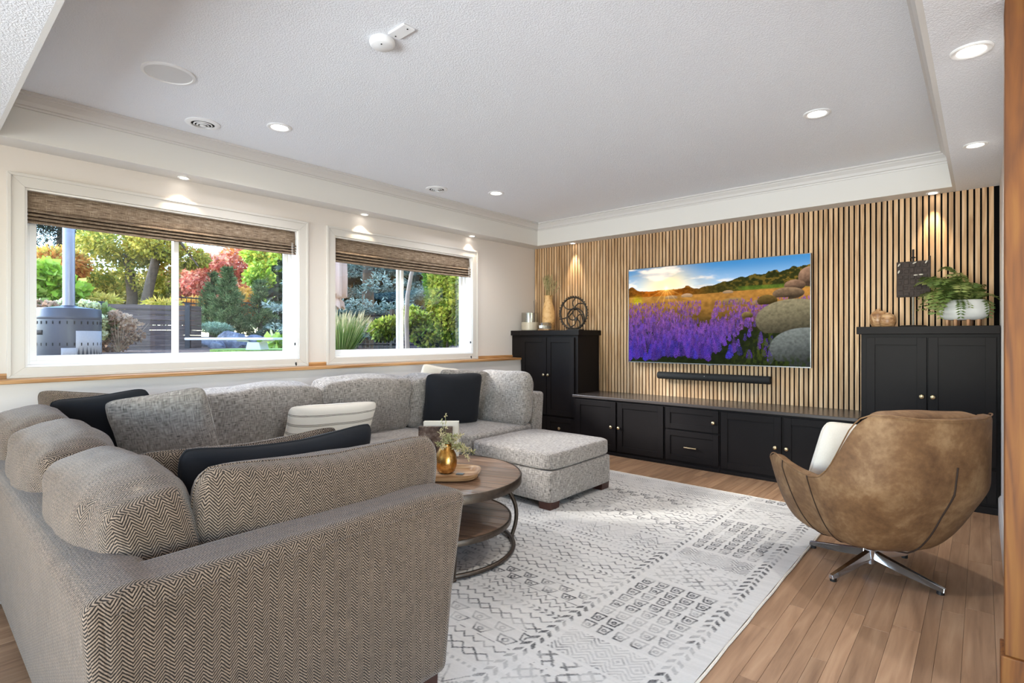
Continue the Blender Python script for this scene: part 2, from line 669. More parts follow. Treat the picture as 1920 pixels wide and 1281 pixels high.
# ---- window wall, with two openings
W1 = (0.517, 2.281)
W2 = (2.624, 4.381)
WZ0, WZ1 = 1.066, 2.176
wl = MB()
for (y0, y1, z0, z1) in ((RY, W1[0], 0.98, ZS), (W1[1], W2[0], 0.98, ZS), (W2[1], YW, 0.98, ZS), (W1[0], W1[1], 0.98, WZ0), (W1[0], W1[1], WZ1, ZS), (W2[0], W2[1], 0.98, WZ0), (W2[0], W2[1], WZ1, ZS)):
    wl.box(XL - 0.20, XL, y0, y1, z0, z1)
wl = wl.build('wall_left', M['wall'])
tag(wl, 'greige painted wall around the two windows', 'wall', kind='structure')
MB().box(XL - 0.2, -4.305, RY, YW, 0, 0.975).build('knee_wall', M['wall'], wl)
ld = MB().box(XL - 0.0, -4.278, -0.5, 5.115, 0.9765, 1.0).build('trim_5', M['oak'], bevel=0.004)
tag(ld, 'long oak ledge running under both windows', 'ledge', kind='structure')
for (y0, y1) in ((-0.5, 0.436), (2.366, 2.537), (4.457, 5.085)):
    MB().box(XL, XL + 0.016, y0, y1, 1.0, 1.032).build('back_strip', M['oak'], ld, bevel=0.002)

# ---- other walls
wr = MB().box(XR, 0.30, 2.63, YW, 0, ZS).build('wall_right', M['wall'])
tag(wr, 'short greige wall beside the dark tall cabinet with the fern', 'wall', kind='structure')
w = MB().box(0.30, RX, 2.66, 2.80, 0, ZS).build('wall_side', M['wall'])
tag(w, 'greige wall of the space beside the oak cased opening', 'wall', kind='structure')
w = MB().box(RX, RX + 0.1, RY, -2.2, 0, ZS).box(RX, RX + 0.1, 1.4, 2.8, 0, ZS).box(RX, RX + 0.1, -2.2, 1.4, 2.25, ZS).build('wall_far_side', M['wall'])  # unseen wall, its opening made up for the added side fill light
tag(w, 'greige wall with a wide made-up opening by the side fill light', 'wall', kind='structure')
w = MB().box(XL, -3.5, RY - 0.1, RY, 0, ZS).box(1.1, RX, RY - 0.1, RY, 0, ZS).box(-3.5, 1.1, RY - 0.1, RY, 2.25, ZS).build('wall_rear', M['wall'])  # unseen wall, opening sized to the added rear fill, no doors in it
tag(w, 'greige wall with a wide made-up opening facing the slatted wall', 'wall', kind='structure')
bb = MB().prism([(0.083, 0), (XR, 0), (XR, 0.14), (0.092, 0.14), (0.083, 0.12)], 'y', 2.66, 5.09).build('baseboard_right', M['trim'])
tag(bb, 'white baseboard of the short wall behind the armchair', 'baseboard', kind='structure')
cs = MB().box(0.0575, 0.30, 2.50, 2.525, 0.16, ZS - 0.002).build('trim_6', M['oakv'], bevel=0.003)
tag(cs, 'tall oak door casing with a plinth block at the wall end', 'casing', kind='structure')
MB().box(0.0575, XR, 2.525, 2.63, 0.16, ZS - 0.002).build('jamb', M['oakv'], cs, bevel=0.002)
MB().box(XR, 0.30, 2.526, 2.63, 0.0, ZS - 0.002).build('core', M['wall'], cs)
MB().box(0.047, 0.305, 2.488, 2.635, 0.0, 0.16).build('plinth_block', M['oakv'], cs, bevel=0.004)
sb_ = MB().box(0.106, 0.20, 2.462, 2.4995, 2.345, ZS - 0.003).build('casing_box', M['white'], bevel=0.004)  # unidentified white piece at the casing head, built as a plain box
tag(sb_, 'small white box fixed at the top of the oak casing', 'sensor')

# ---- slatted wall behind the television
sw = MB().box(XL, XR, YW, YW + 0.05, 0, ZS).build('wall_back', M['felt'])
tag(sw, 'oak slatted feature wall on black felt behind the television', 'wall', kind='structure')
pitch = 0.0400
slat0 = None
i = 0
x = XL + 0.012
while x + 0.027 < XR:
    if slat0 is None:
        slat0 = MB().box(0, 0.0275, -0.013, 0, 0.0, ZS - 0.001).build('slat', M['slat'], sw, loc=(x, YW, 0))
        so = slat0
    else:
        so = inst(slat0, 'slat', sw, loc=(x, YW, 0))
    x += pitch

# ---- windows
XV0, XV1 = -4.60, -4.545        # vinyl frame depth


def window(name, Y, meet, label, latch_z, sash_open_first):
    y0, y1 = Y
    w = empty(name, (XL, (y0 + y1) / 2, WZ0))
    off = Vector((-XL, -(y0 + y1) / 2, -WZ0))

    def part(nm, mb, mat, bevel=0.002, parent=None):
        mb.v = [tuple(Vector(p) + off) for p in mb.v]
        return mb.build(nm, mat, parent or w, bevel=bevel)
    c = 0.083
    t = XL + 0.019
    # casing with a raised outer bead, four mitred pieces
    A = [(y0 - c, WZ0 - 0.066), (y1 + c, WZ0 - 0.066), (y1 + c, WZ1 + c), (y0 - c, WZ1 + c)]
    B = [(y0, WZ0), (y1, WZ0), (y1, WZ1), (y0, WZ1)]
    for k in range(4):
        k2 = (k + 1) % 4
        part('casing', MB().prism([A[k], A[k2], B[k2], B[k]], 'x', XL, t), M['trim'])
    b = 0.020
    Ai = [(p[0] + (b if p[0] < y0 else -b), p[1] + (b if p[1] < WZ0 else -b)) for p in A]
    for k in range(4):
        k2 = (k + 1) % 4
        part('casing_bead', MB().prism([A[k], A[k2], Ai[k2], Ai[k]], 'x', t, t + 0.008), M['trim'], 0.003)
    # jamb lining
    j = 0.012
    for q in ((y0, y0 + j, WZ0 + j, WZ1 - j), (y1 - j, y1, WZ0 + j, WZ1 - j)):
        part('jamb', MB().box(XV0, XL + 0.004, q[0], q[1], q[2], q[3]), M['vinyl'])
    part('sill', MB().box(XV0, XL + 0.004, y0, y1, WZ0, WZ0 + j), M['vinyl'])
    part('head', MB().box(XV0, XL + 0.004, y0, y1, WZ1 - j, WZ1), M['vinyl'])
    # vinyl frame
    a0, a1, b0, b1 = y0 + j, y1 - j, WZ0 + j, WZ1 - j
    fr = 0.022
    part('frame', MB().box(XV0, XV1, a0, a0 + fr, b0, b1).box(XV0, XV1, a1 - fr, a1, b0, b1).box(XV0, XV1, a0 + fr, a1 - fr, b0, b0 + fr).box(XV0, XV1, a0 + fr, a1 - fr, b1 - fr, b1), M['vinyl'])
    s0, s1, z0, z1 = a0 + fr, a1 - fr, b0 + fr, b1 - fr
    m0, m1 = meet
    st = 0.034
    for n_, (p0, p1, X0, X1) in enumerate(((s0, m1 - 0.02, XV1 - 0.028, XV1 - 0.004), (m0 + 0.02, s1, XV0 + 0.002, XV0 + 0.027))):
        sh = part('sash', MB().box(X0, X1, p0, p0 + st, z0, z1).box(X0, X1, p1 - st, p1, z0, z1).box(X0, X1, p0 + st, p1 - st, z0, z0 + st).box(X0, X1, p0 + st, p1 - st, z1 - st, z1), M['vinyl'], 0.0015)
        part('pane', MB().box((X0 + X1) / 2 - 0.002, (X0 + X1) / 2 + 0.002, p0 + st - 0.004, p1 - st + 0.004, z0 + st - 0.004, z1 - st + 0.004), M['glass'], 0, sh)
    lx = XV1 - 0.004
    ly = m1 - 0.02 - st / 2
    part('latch', MB().box(lx, lx + 0.008, ly - 0.016, ly + 0.016, latch_z - 0.055, latch_z + 0.055).box(lx + 0.008, lx + 0.02, ly - 0.008, ly + 0.008, latch_z - 0.03, latch_z + 0.03), M['vinyl'], 0.005)
    tag(w, label, 'window', kind='structure')
    return w


window('window_1', W1, (1.338, 1.413), 'white sliding window looking onto the patio heater and pines', 1.585, True)
window('window_2', W2, (3.40, 3.50), 'white sliding window looking onto the blue spruce', 1.60, True)

# ---- woven roman shades
t = NT('woven_shade')
v = t.coord('Object', (3, 14, 340))
a = t.noise(v, 1.0, 2, 0.6)
v2 = t.coord('Object', (3, 420, 30))
b = t.noise(v2, 1.0, 2, 0.6)
f = t.math('ADD', t.math('MULTIPLY', a, 0.72), t.math('MULTIPLY', b, 0.28))
tc = t.n('ShaderNodeSeparateXYZ', inp={0: t.coord('Object')})
ln = t.math('LESS_THAN', t.math('FRACT', t.math('MULTIPLY', t.math('ADD', tc.outputs[1], 10.0), 9.0)), 0.022)
brk = t.math('GREATER_THAN', t.noise(t.coord('Object', (1, 1, 160)), 1.0, 1), 0.5)
c = t.ramp(f, [(0.32, lin(70, 58, 50)), (0.5, lin(134, 116, 100)), (0.68, lin(192, 178, 160))])
c = t.mix(t.math('MULTIPLY', ln, brk), c, lin(166, 150, 132))
t.set(color=c, rough=0.85, spec=0.2)
t.bump(f, 0.5, 0.003)
M['shade'] = t.m


def shade(Y, zb, label):
    y0, y1 = Y[0] + 0.016, Y[1] - 0.016
    hy = (y1 - y0) / 2
    X0 = XL - 0.035
    r = empty('roman_shade', (X0, (y0 + y1) / 2, WZ1 - 0.012))
    ztop = 0.0
    zv = -0.104
    zbot = zb - (WZ1 - 0.012)

    def strip(nm, pts, thick, wob):
        n = len(pts)
        vs, fs = [], []
        K = 28
        for s in range(K + 1):
            yy = -hy + 2 * hy * s / K
            dz = wob * (1 - (yy / hy) ** 2)
            for (px, pz) in pts:
                vs.append((px + 0.0015 * math.sin(s * 1.7 + pz * 40), yy, pz - dz))
        for s in range(K):
            for i in range(n - 1):
                fs.append((s * n + i, s * n + i + 1, (s + 1) * n + i + 1, (s + 1) * n + i))
        o = MB().add(vs, fs).build(nm, M['shade'], r, smooth=True)
        md = o.modifiers.new('solid', 'SOLIDIFY')
        md.thickness = thick
        return o
    strip('valance', [(0.006, ztop + 0.006), (0.014, zv * 0.5), (0.020, zv), (0.012, zv - 0.012)], 0.004, 0.0)
    nf = 4
    z = zv - 0.004
    step = (zbot - z) / nf
    for k in range(nf):
        pts = []
        za, zb_ = z + k * step, z + (k + 1) * step
        for i in range(9):
            a = math.pi * i / 8
            pts.append((0.004 + 0.030 * math.sin(a) ** 0.8 * (1.15 - 0.1 * k), za + (zb_ - za) * (i / 8) - 0.010 * math.sin(a)))
        strip('fold', pts, 0.004, 0.006)
    MB().box(-0.03, -0.006, -hy, hy, -0.03, 0).build('head_rail', M['trim'], r)
    cy = hy - 0.045
    MB().tube([(0.042, cy, zv), (0.045, cy + 0.004, -0.5), (0.052, cy + 0.024, -0.96)], 0.0012, 5).tube([(0.046, cy + 0.008, zv), (0.049, cy + 0.012, -0.5), (0.058, cy + 0.030, -1.13)], 0.0012, 5).build('cord', M['white'], r)
    MB().lathe([(0.002, 0.0), (0.007, -0.006), (0.008, -0.022), (0.004, -0.028)], 8, (0.052, cy + 0.024, -0.955)).build('cord_pull', M['black'], r, True)
    MB().lathe([(0.002, 0.0), (0.007, -0.006), (0.008, -0.026), (0.004, -0.032)], 8, (0.058, cy + 0.030, -1.125)).build('cord_pull', M['black'], r, True)
    tag(r, label, 'window shade', 'woven shades in the two windows')


shade(W1, 1.965, 'brown woven roman shade drawn up in the window with the patio heater')
shade(W2, 1.945, 'brown woven roman shade drawn up in the window with the spruce')

# ---- recessed lights
M['lens'] = emitter('lamp_lens', (1.0, 0.93, 0.82), 14.0)
NDL = [0]


def downlight(x, y, z, r, label, power, spot=120, blend=0.8, col=(1.0, 0.98, 0.965), tilt=(0, 0, -1), soft_r=0.04):
    e = empty('downlight', (x, y, z))
    MB().lathe([(r, 0.0), (r, -0.004), (r * 0.93, -0.008), (r * 0.70, -0.006), (r * 0.64, -0.001), (r * 0.64, 0.0)], 32, cap0=False, cap1=False).build('trim_ring', M['white'], e, True)
    MB().lathe([(r * 0.64, -0.0022), (r * 0.3, -0.0032), (0.001, -0.0032)], 32, cap0=False).build('lens', M['lens'], e, True)
    l = bpy.data.lights.new('lamp', 'SPOT')
    l.energy = power
    l.spot_size = R(spot)
    l.spot_blend = blend
    l.color = col
    l.shadow_soft_size = soft_r
    o = bpy.data.objects.new('lamp', l)
    link(o, e)
    o.location = (0, 0, -0.05)
    o.rotation_euler = Vector(tilt).to_track_quat('-Z', 'Y').to_euler()
    tag(e, label, 'downlight', 'recessed ceiling downlights')


WARM = (1.0, 0.80, 0.56)
PT, PR, PW = 50, 9, 7
downlight(-3.62, 1.72, ZC, 0.080, 'recessed downlight between the round speaker and the smaller air vent', PT, 150)
downlight(-3.65, 3.93, ZC, 0.080, 'recessed downlight in the tray corner by the slatted wall and windows', PT, 150)
downlight(-0.80, 3.89, ZC, 0.080, 'recessed downlight in the tray above the leather armchair', PT, 150)
downlight(-0.82, 1.72, ZC, 0.080, 'added unseen recessed downlight in the tray above the rug edge', PT, 150)  # unseen fourth tray lamp, placed to match the others and kept for its light
downlight(-0.034, 2.86, ZS, 0.070, 'recessed downlight in the border beside the oak casing', PR, 140)
downlight(-0.032, 4.28, ZS, 0.060, 'recessed downlight in the border between casing and tall cabinet', PR * 0.6, 140)
downlight(-4.368, 1.37, ZS, 0.040, 'small soffit downlight over the window with the patio heater', PW, 95, 0.6, WARM, (-0.10, 0, -1), 0.015)
downlight(-4.385, 2.90, ZS, 0.040, 'small soffit downlight over the near jamb of the spruce window', PW, 95, 0.6, WARM, (-0.10, 0, -1), 0.015)
downlight(-4.395, 4.33, ZS, 0.040, 'small soffit downlight over the far jamb of the spruce window', PW, 95, 0.6, WARM, (-0.10, 0, -1), 0.015)
downlight(-3.80, 5.478, ZS, 0.040, 'small soffit downlight above the wheel sculpture', PW * 4.0, 52, 0.8, WARM, (0, 0.10, -1), 0.015)
downlight(-0.30, 5.478, ZS, 0.045, 'small soffit downlight above the dark plaque and fern', PW * 4.0, 52, 0.8, WARM, (0, 0.10, -1), 0.015)

# ---- other ceiling fittings
M['grille'] = plain('speaker_grille', (222, 222, 222), 0.7, bump=0.6, bscale=500)
e = empty('ceiling_speaker', (-3.335, 0.972, ZC))
MB().lathe([(0.128, 0), (0.128, -0.006), (0.114, -0.010), (0.112, -0.004)], 48, cap0=False, cap1=False).build('rim', M['white'], e, True)
MB().lathe([(0.112, -0.004), (0.06, -0.007), (0.001, -0.008)], 48, cap0=False).build('grille', M['grille'], e, True)
tag(e, 'round white in-ceiling speaker with a flat mesh grille', 'speaker')
for k, (x, y, lab) in enumerate(((-3.945, 1.352, 'round white ceiling vent near the in-ceiling speaker'), (-3.98, 3.44, 'round white ceiling vent near the far window'))):
    e = empty('air_vent', (x, y, ZC))
    MB().lathe([(0.105, 0), (0.105, -0.004), (0.086, -0.012), (0.072, -0.010), (0.070, 0.0)], 40, cap0=False, cap1=False).build('flange', M['white'], e, True)
    MB().lathe([(0.072, -0.002), (0.001, -0.002)], 32, cap0=False).build('duct', M['darkgap'], e)
    for q, rr in enumerate((0.054, 0.036, 0.016)):
        MB().lathe([(rr, -0.004), (rr + 0.003, -0.010 - 0.004 * q), (rr - 0.004, -0.013 - 0.004 * q), (max(rr - 0.005 if q < 2 else 0.001, 0.001), -0.011 - 0.004 * q)], 32, cap0=False, cap1=(q == 2)).build('ring_vane', M['white'], e, True)
    tag(e, lab, 'air vent', 'round ceiling vents')
e = empty('smoke_detector', (-2.19, 1.548, ZC))
MB().lathe([(0.060, 0), (0.062, -0.012), (0.058, -0.024), (0.050, -0.030), (0.001, -0.031)], 40, cap0=False).build('housing', M['white'], e, True)
MB().lathe([(0.004, -0.0312), (0.003, -0.034), (0.001, -0.034)], 10, (0.02, -0.02, 0), cap0=False).build('indicator', M['darkgap'], e)
tag(e, 'round white smoke detector beside the blank plate', 'smoke detector')
e = empty('ceiling_plate', (-2.048, 1.554, ZC))
MB().box(-0.06, 0.06, -0.034, 0.034, -0.012, 0).build('cover_plate', M['white'], e, bevel=0.004)
for s in (-1, 1):
    MB().lathe([(0.004, -0.012), (0.004, -0.0135), (0.001, -0.0135)], 10, (0.045 * s, 0, 0), cap0=False).build('screw', M['darkgap'], e)
tag(e, 'rectangular white blank plate beside the smoke detector', 'wall plate')

# ================================================================== CABINETS
knob_m = MB().lathe([(0.006, 0), (0.006, 0.012), (0.016, 0.018), (0.017, 0.024), (0.012, 0.029), (0.001, 0.030)], 16, cap0=False).mesh('knob', True)
knob_m.materials.append(M['brass'])


def knob(x, y, z, parent):
    o = bpy.data.objects.new('knob', knob_m)
    link(o, parent)
    o.location = (x, y, z)
    o.rotation_euler = (R(90), 0, 0)
    return o


def shaker(name, x0, x1, z0, z1, yf, parent, rail=0.058, rel=(0, 0, 0)):
    """five-piece door: frame and recessed panel; front face at yf"""
    t = 0.020
    f = MB()
    f.box(x0, x0 + rail, yf, yf + t, z0, z1).box(x1 - rail, x1, yf, yf + t, z0, z1)
    f.box(x0 + rail, x1 - rail, yf, yf + t, z0, z0 + rail).box(x0 + rail, x1 - rail, yf, yf + t, z1 - rail, z1)
    o = f.build(name, M['cab'], parent, bevel=0.0015)
    MB().box(x0 + rail - 0.002, x1 - rail + 0.002, yf + 0.009, yf + 0.016, z0 + rail - 0.002, z1 - rail + 0.002).build('panel', M['cab'], o)
    return o


def tall_cabinet(x0, x1, doors, label, cornice_l, cornice_r, lower):
    c = empty('tall_cabinet', ((x0 + x1) / 2, 5.09, 0))
    cx = (x0 + x1) / 2
    yb = YW - 0.0135 - 5.09
    MB().box(x0 - cx, x1 - cx, 0.0, yb, 0.0, 1.276).build('body', M['cab'], c, bevel=0.002)
    MB().box(x0 - cx - cornice_l, x1 - cx + cornice_r, -0.028, yb, 1.276, 1.335).build('cornice', M['cab'], c, bevel=0.003)
    MB().box(x0 - cx - (0 if cornice_l == 0 else 0.0), x1 - cx, -0.012, 0, 0, 0.05).build('base_board', M['cab'], c, bevel=0.003)
    n = len(doors)
    for k, (a, b) in enumerate(doors):
        d = shaker('door', a - cx, b - cx, 0.337, 1.250, -0.022, c)
        knob((b - 0.028 if k % 2 == 0 else a + 0.028) - cx, -0.022, 0.807, d)
        d2 = shaker('drawer', a - cx, b - cx, 0.075, 0.312, -0.022, c, 0.05)
        knob((a + b) / 2 - cx, -0.022, 0.195, d2)
    tag(c, label, 'cabinet', 'tall cabinets flanking the television')
    return c


tall_cabinet(-4.298, -3.458, [(-4.285, -3.897), (-3.888, -3.500)], 'tall black shaker cabinet in the corner by the spruce window', 0.0, 0.028, True)
tall_cabinet(-0.733, 0.094, [(-0.695, -0.315), (-0.305, 0.074)], 'tall black shaker cabinet behind the leather armchair', 0.028, 0.0, True)
# filler of the corner cabinet above the ledge
fl = [o for o in COL.objects if o.name.startswith('tall_cabinet')][0]
MB().box(-4.452 + 3.878, -4.298 + 3.878, 0.0, 0.44, 1.002, 1.276).build('filler', M['cab'], fl, bevel=0.002)
MB().box(-4.452 + 3.878, -4.298 + 3.878, -0.028, 0.44, 1.276, 1.335).build('cornice_return', M['cab'], fl, bevel=0.002)

units = [
    ('base_cabinet', -3.455, -2.363, [(-3.415, -2.910), (-2.888, -2.375)], 'low black two-door cabinet beside the corner tall cabinet'),
    ('drawer_cabinet', -2.361, -1.822, None, 'low black cabinet with a small and a deep drawer'),
    ('base_cabinet', -1.820, -0.736, [(-1.808, -1.297), (-1.275, -0.756)], 'low black two-door cabinet partly hidden by the armchair'),
]
for nm, x0, x1, doors, lab in units:
    cx = (x0 + x1) / 2
    c = empty(nm, (cx, 5.0, 0))
    yb = YW - 0.0135 - 5.0
    MB().box(x0 - cx, x1 - cx, 0.0, yb, 0.0, 0.583).build('body', M['cab'], c, bevel=0.001)
    MB().box(x0 - cx, x1 - cx, -0.016, 0.0, 0.0, 0.030).build('base_board', M['cab'], c, bevel=0.003)
    if doors:
        for k, (a, b) in enumerate(doors):
            d = shaker('door', a - cx, b - cx, 0.052, 0.566, -0.021, c)
            knob((b - 0.044 if k == 0 else a + 0.024) - cx, -0.021, 0.302, d)
    else:
        d = shaker('drawer', -2.352 - cx, -1.832 - cx, 0.362, 0.568, -0.021, c, 0.05)
        knob(-1.873 - cx, -0.021, 0.458, d)
        d = shaker('drawer', -2.352 - cx, -1.832 - cx, 0.058, 0.345, -0.021, c, 0.05)
        MB().tube([(-0.06, -0.048, 0), (0.06, -0.048, 0)], 0.006, 10).tube([(-0.045, -0.012, 0), (-0.045, -0.048, 0)], 0.004, 8).tube([(0.045, -0.012, 0), (0.045, -0.048, 0)], 0.004, 8).build('bar_pull', M['brass'], d, True, loc=(-2.091 - cx, 0, 0.198))
    tag(c, lab, 'cabinet', 'low cabinets under the television')
wt = MB().box(-3.456, -0.735, 4.972, YW - 0.0135, 0.585, 0.613).build('worktop', M['worktop'], bevel=0.004)
tag(wt, 'long dark satin worktop on the low cabinets under the television', 'worktop')

# ================================================================== TELEVISION
def smooth01(a, b, x):
    t = np.clip((x - a) / (b - a), 0, 1)
    return t * t * (3 - 2 * t)


def vnoise(shape, fx, fy, rng, oct=4):
    H, Wd = shape
    out = np.zeros(shape)
    amp, tot = 1.0, 0.0
    for o in range(oct):
        gx, gy = max(2, int(fx * 2 ** o)), max(2, int(fy * 2 ** o))
        g = rng.random((gy + 2, gx + 2))
        ys = np.linspace(0, gy, H)
        xs = np.linspace(0, gx, Wd)
        yi, xi = ys.astype(int), xs.astype(int)
        ty, tx = ys - yi, xs - xi
        ty, tx = (ty * ty * (3 - 2 * ty))[:, None], (tx * tx * (3 - 2 * tx))[None, :]
        a = g[yi][:, xi]
        b = g[yi][:, xi + 1]
        c = g[yi + 1][:, xi]
        d = g[yi + 1][:, xi + 1]
        out += amp * ((a * (1 - tx) + b * tx) * (1 - ty) + (c * (1 - tx) + d * tx) * ty)
        tot += amp
        amp *= 0.5
    return out / tot


def grid_obj(name, w, h, nx, ny, rgb, mat, parent=None, plane='xz', loc=(0, 0, 0), zoff=None):
    """flat grid with a colour per vertex; rgb is (ny, nx, 3) linear, row 0 at the bottom"""
    xs = np.linspace(-w / 2, w / 2, nx)
    ys = np.linspace(-h / 2, h / 2, ny)
    X, Y = np.meshgrid(xs, ys)
    Z = np.zeros_like(X) if zoff is None else zoff
    co = np.stack([X, Z * 0, Y], -1) if plane == 'xz' else np.stack([X, Y, Z], -1)
    ii = np.arange(nx * ny).reshape(ny, nx)
    q = np.stack([ii[:-1, :-1], ii[:-1, 1:], ii[1:, 1:], ii[1:, :-1]], -1).reshape(-1, 4)
    m = bpy.data.meshes.new(name)
    m.vertices.add(nx * ny)
    m.vertices.foreach_set('co', co.reshape(-1).astype(np.float32))
    m.loops.add(q.size)
    m.loops.foreach_set('vertex_index', q.reshape(-1).astype(np.int32))
    m.polygons.add(len(q))
    m.polygons.foreach_set('loop_start', (np.arange(len(q)) * 4).astype(np.int32))
    m.update()
    m.validate()
    at = m.color_attributes.new('Col', 'FLOAT_COLOR', 'POINT')
    c = np.ones((nx * ny, 4), np.float32)
    c[:, :3] = rgb.reshape(-1, 3)
    at.data.foreach_set('color', c.reshape(-1))
    m.materials.append(mat)
    o = bpy.data.objects.new(name, m)
    link(o, parent)
    o.location = loc
    return o


def L3(r, g, b):
    return np.array(lin(r, g, b)[:3])


def paint_screen(nx, ny):
    rng = np.random.default_rng(5)
    u = np.linspace(0, 1, nx)[None, :].repeat(ny, 0)
    v = np.linspace(0, 1, ny)[:, None].repeat(nx, 1)          # v = 0 bottom
    img = np.zeros((ny, nx, 3))

    def put(mask, col):
        nonlocal img
        img = img * (1 - mask[..., None]) + col * mask[..., None]
    asp = 1.77
    # sky
    s = smooth01(0.72, 1.0, v)
    skyc = L3(186, 205, 220) * (1 - s[..., None]) + L3(70, 128, 176) * s[..., None]
    side = smooth01(0.15, 0.75, u)[..., None]
    skyc = skyc * (1 - 0.35 * side) + L3(66, 132, 186) * 0.35 * side
    img[:] = skyc
    # warm glow round the sun
    sx, sy = 0.245, 0.775
    d = np.hypot((u - sx) * asp, (v - sy) * 1.25)
    put(0.85 * np.exp(-(d / 0.26) ** 2), L3(255, 226, 160))
    # clouds
    cl = vnoise((ny, nx), 5, 11, rng, 5)
    warp = vnoise((ny, nx), 3, 5, rng, 3)
    m = smooth01(0.50, 0.66, cl + 0.16 * (warp - 0.5)) * smooth01(0.72, 0.8, v) * (1 - smooth01(0.45, 0.68, u + (v - 0.85)))
    put(0.85 * m, L3(240, 224, 208))
    m = smooth01(0.56, 0.7, vnoise((ny, nx), 4, 14, rng, 4)) * (1 - smooth01(0.4, 0.62, u))
    put(0.5 * m, L3(150, 160, 170))
    # field base
    n1 = vnoise((ny, nx), 50, 40, rng, 3)
    hz = 0.745
    fld = (v < hz)
    g = smooth01(0.3, 0.745, v)[..., None]
    base = L3(30, 36, 18) * (1 - g) + L3(160, 116, 58) * g
    base = base * (0.6 + 0.8 * n1[..., None])
    img = np.where(fld[..., None], base, img)
    # tree line, rising to the hill
    edge = 0.752 + 0.02 * (vnoise((ny, nx), 26, 2, rng, 4)[0] - 0.3)
    hill = np.clip((u[0] - 0.44) / 0.56, 0, 1)
    edge = edge + 0.14 * hill ** 0.9 + 0.12 * hill * (vnoise((ny, nx), 18, 2, rng, 5)[3] - 0.35)
    bump_ = 0.05 * np.exp(-((u[0] - 0.36) / 0.03) ** 2) * (vnoise((ny, nx), 40, 2, rng, 3)[1]) + 0.05 * np.exp(-((u[0] - 0.02) / 0.03) ** 2)
    edge = edge + bump_
    low = 0.695 + 0.03 * hill
    tm = ((v < edge[None, :]) & (v > low[None, :])).astype(float)
    tn = vnoise((ny, nx), 60, 46, rng, 3)[..., None]
    warm = np.exp(-((u - 0.2) / 0.2) ** 2)[..., None]
    tcol = (L3(52, 54, 24) * (1 - warm) + L3(150, 84, 20) * warm) * (0.35 + 1.4 * tn)
    hl = hill[None, :, None] * smooth01(0.5, 0.65, tn)
    tcol = tcol * (1 - 0.5 * hl) + L3(150, 118, 48) * 0.5 * hl
    put(tm, tcol)
    gm = smooth01(0.70, 0.72, v) * (1 - smooth01(0.74, 0.755, v)) * smooth01(0.62, 0.7, u)
    put(gm * 0.8, L3(82, 104, 40) * (0.6 + 0.8 * tn))
    put(np.exp(-(((u - 0.055) / 0.03) ** 2 + ((v - 0.655) / 0.04) ** 2)), L3(170, 160, 30) * (0.5 + tn))
    # distant boulders
    for (bx, by, rx, ry, c) in ((0.275, 0.675, 0.04, 0.022, (150, 122, 96)), (0.37, 0.685, 0.035, 0.025, (160, 132, 106)), (0.6, 0.7, 0.03, 0.018, (150, 126, 100)), (0.63, 0.6, 0.07, 0.045, (128, 104, 68)), (0.76, 0.585, 0.04, 0.03, (140, 116, 84))):
        q = ((u - bx) / rx) ** 2 + ((v - by) / ry) ** 2
        put((1 - smooth01(0.8, 1.05, q)) * (v > by - ry * 0.6), L3(*c) * (0.55 + 0.5 * (v[..., None] - by + ry) / ry / 1.4 + 0.3 * (tn - 0.5)))
    # lupins: spikes drawn back to front
    yy = np.linspace(0, 1, ny)
    xx = np.linspace(0, 1, nx)
    pts = []
    for _ in range(3600):
        t = rng.random() ** 0.75
        by = 0.62 * t
        bx = rng.random()
        lim = 0.42 + 0.62 * by if by < 0.4 else 0.95
        if bx > lim + 0.08 * rng.random() and rng.random() < 0.93:
            continue
        if by > 0.36 and abs(bx - (0.47 + 0.1 * (by - 0.4))) < 0.035:
            continue
        pts.append((by, bx))
    pts.sort(reverse=True)
    patch = vnoise((ny, nx), 7, 9, rng, 3)
    for by, bx in pts:
        if patch[min(ny - 1, int(by * ny)), min(nx - 1, int(bx * nx))] < 0.30 + 0.12 * rng.random() + (0.05 if bx > 0.5 else 0.0):
            continue
        sc = 0.115 * (1 - by / 0.72) ** 1.4 + 0.016
        hgt, wid = sc * (0.6 + 0.7 * rng.random()), sc * (0.11 + 0.06 * rng.random())
        i0, i1 = int((by - 0.1 * hgt) * ny), int((by + hgt) * ny)
        j0, j1 = int((bx - wid * 1.4) * nx), int((bx + wid * 1.4) * nx) + 2
        i0, i1, j0, j1 = max(0, i0), min(ny, i1 + 1), max(0, j0), min(nx, j1)
        if i1 <= i0 or j1 <= j0:
            continue
        U = (xx[j0:j1][None, :] - bx) / wid
        V = (yy[i0:i1][:, None] - by) / hgt
        prof_ = np.clip(1.05 - V, 0, 1) ** 0.45 * (V > 0.0) * np.clip(V * 5, 0, 1)
        mk = ((np.abs(U) < prof_) * (0.10 + 0.85 * (rng.random((i1 - i0, j1 - j0)) > 0.45)))[..., None]
        f = np.clip(by / 0.5, 0, 1)
        c0 = L3(44, 36, 150) if rng.random() < 0.6 else L3(84, 44, 150)
        c1 = L3(138, 84, 142) if rng.random() < 0.6 else L3(110, 70, 150)
        c = (c0 * (1 - f) + c1 * f) * (0.30 + 0.75 * rng.random())
        tipl = (0.10 * rng.random((i1 - i0, j1 - j0)) ** 4)[..., None] * L3(200, 190, 226)
        img[i0:i1, j0:j1] = img[i0:i1, j0:j1] * (1 - mk) + (c + tipl) * mk
    # grass on the near corner
    gr = vnoise((ny, nx), 90, 30, rng, 2)
    m = smooth01(0.55, 0.7, u - 0.5 * v) * (1 - smooth01(0.28, 0.42, v)) * smooth01(0.45, 0.62, gr)
    put(0.6 * m, L3(70, 78, 26))
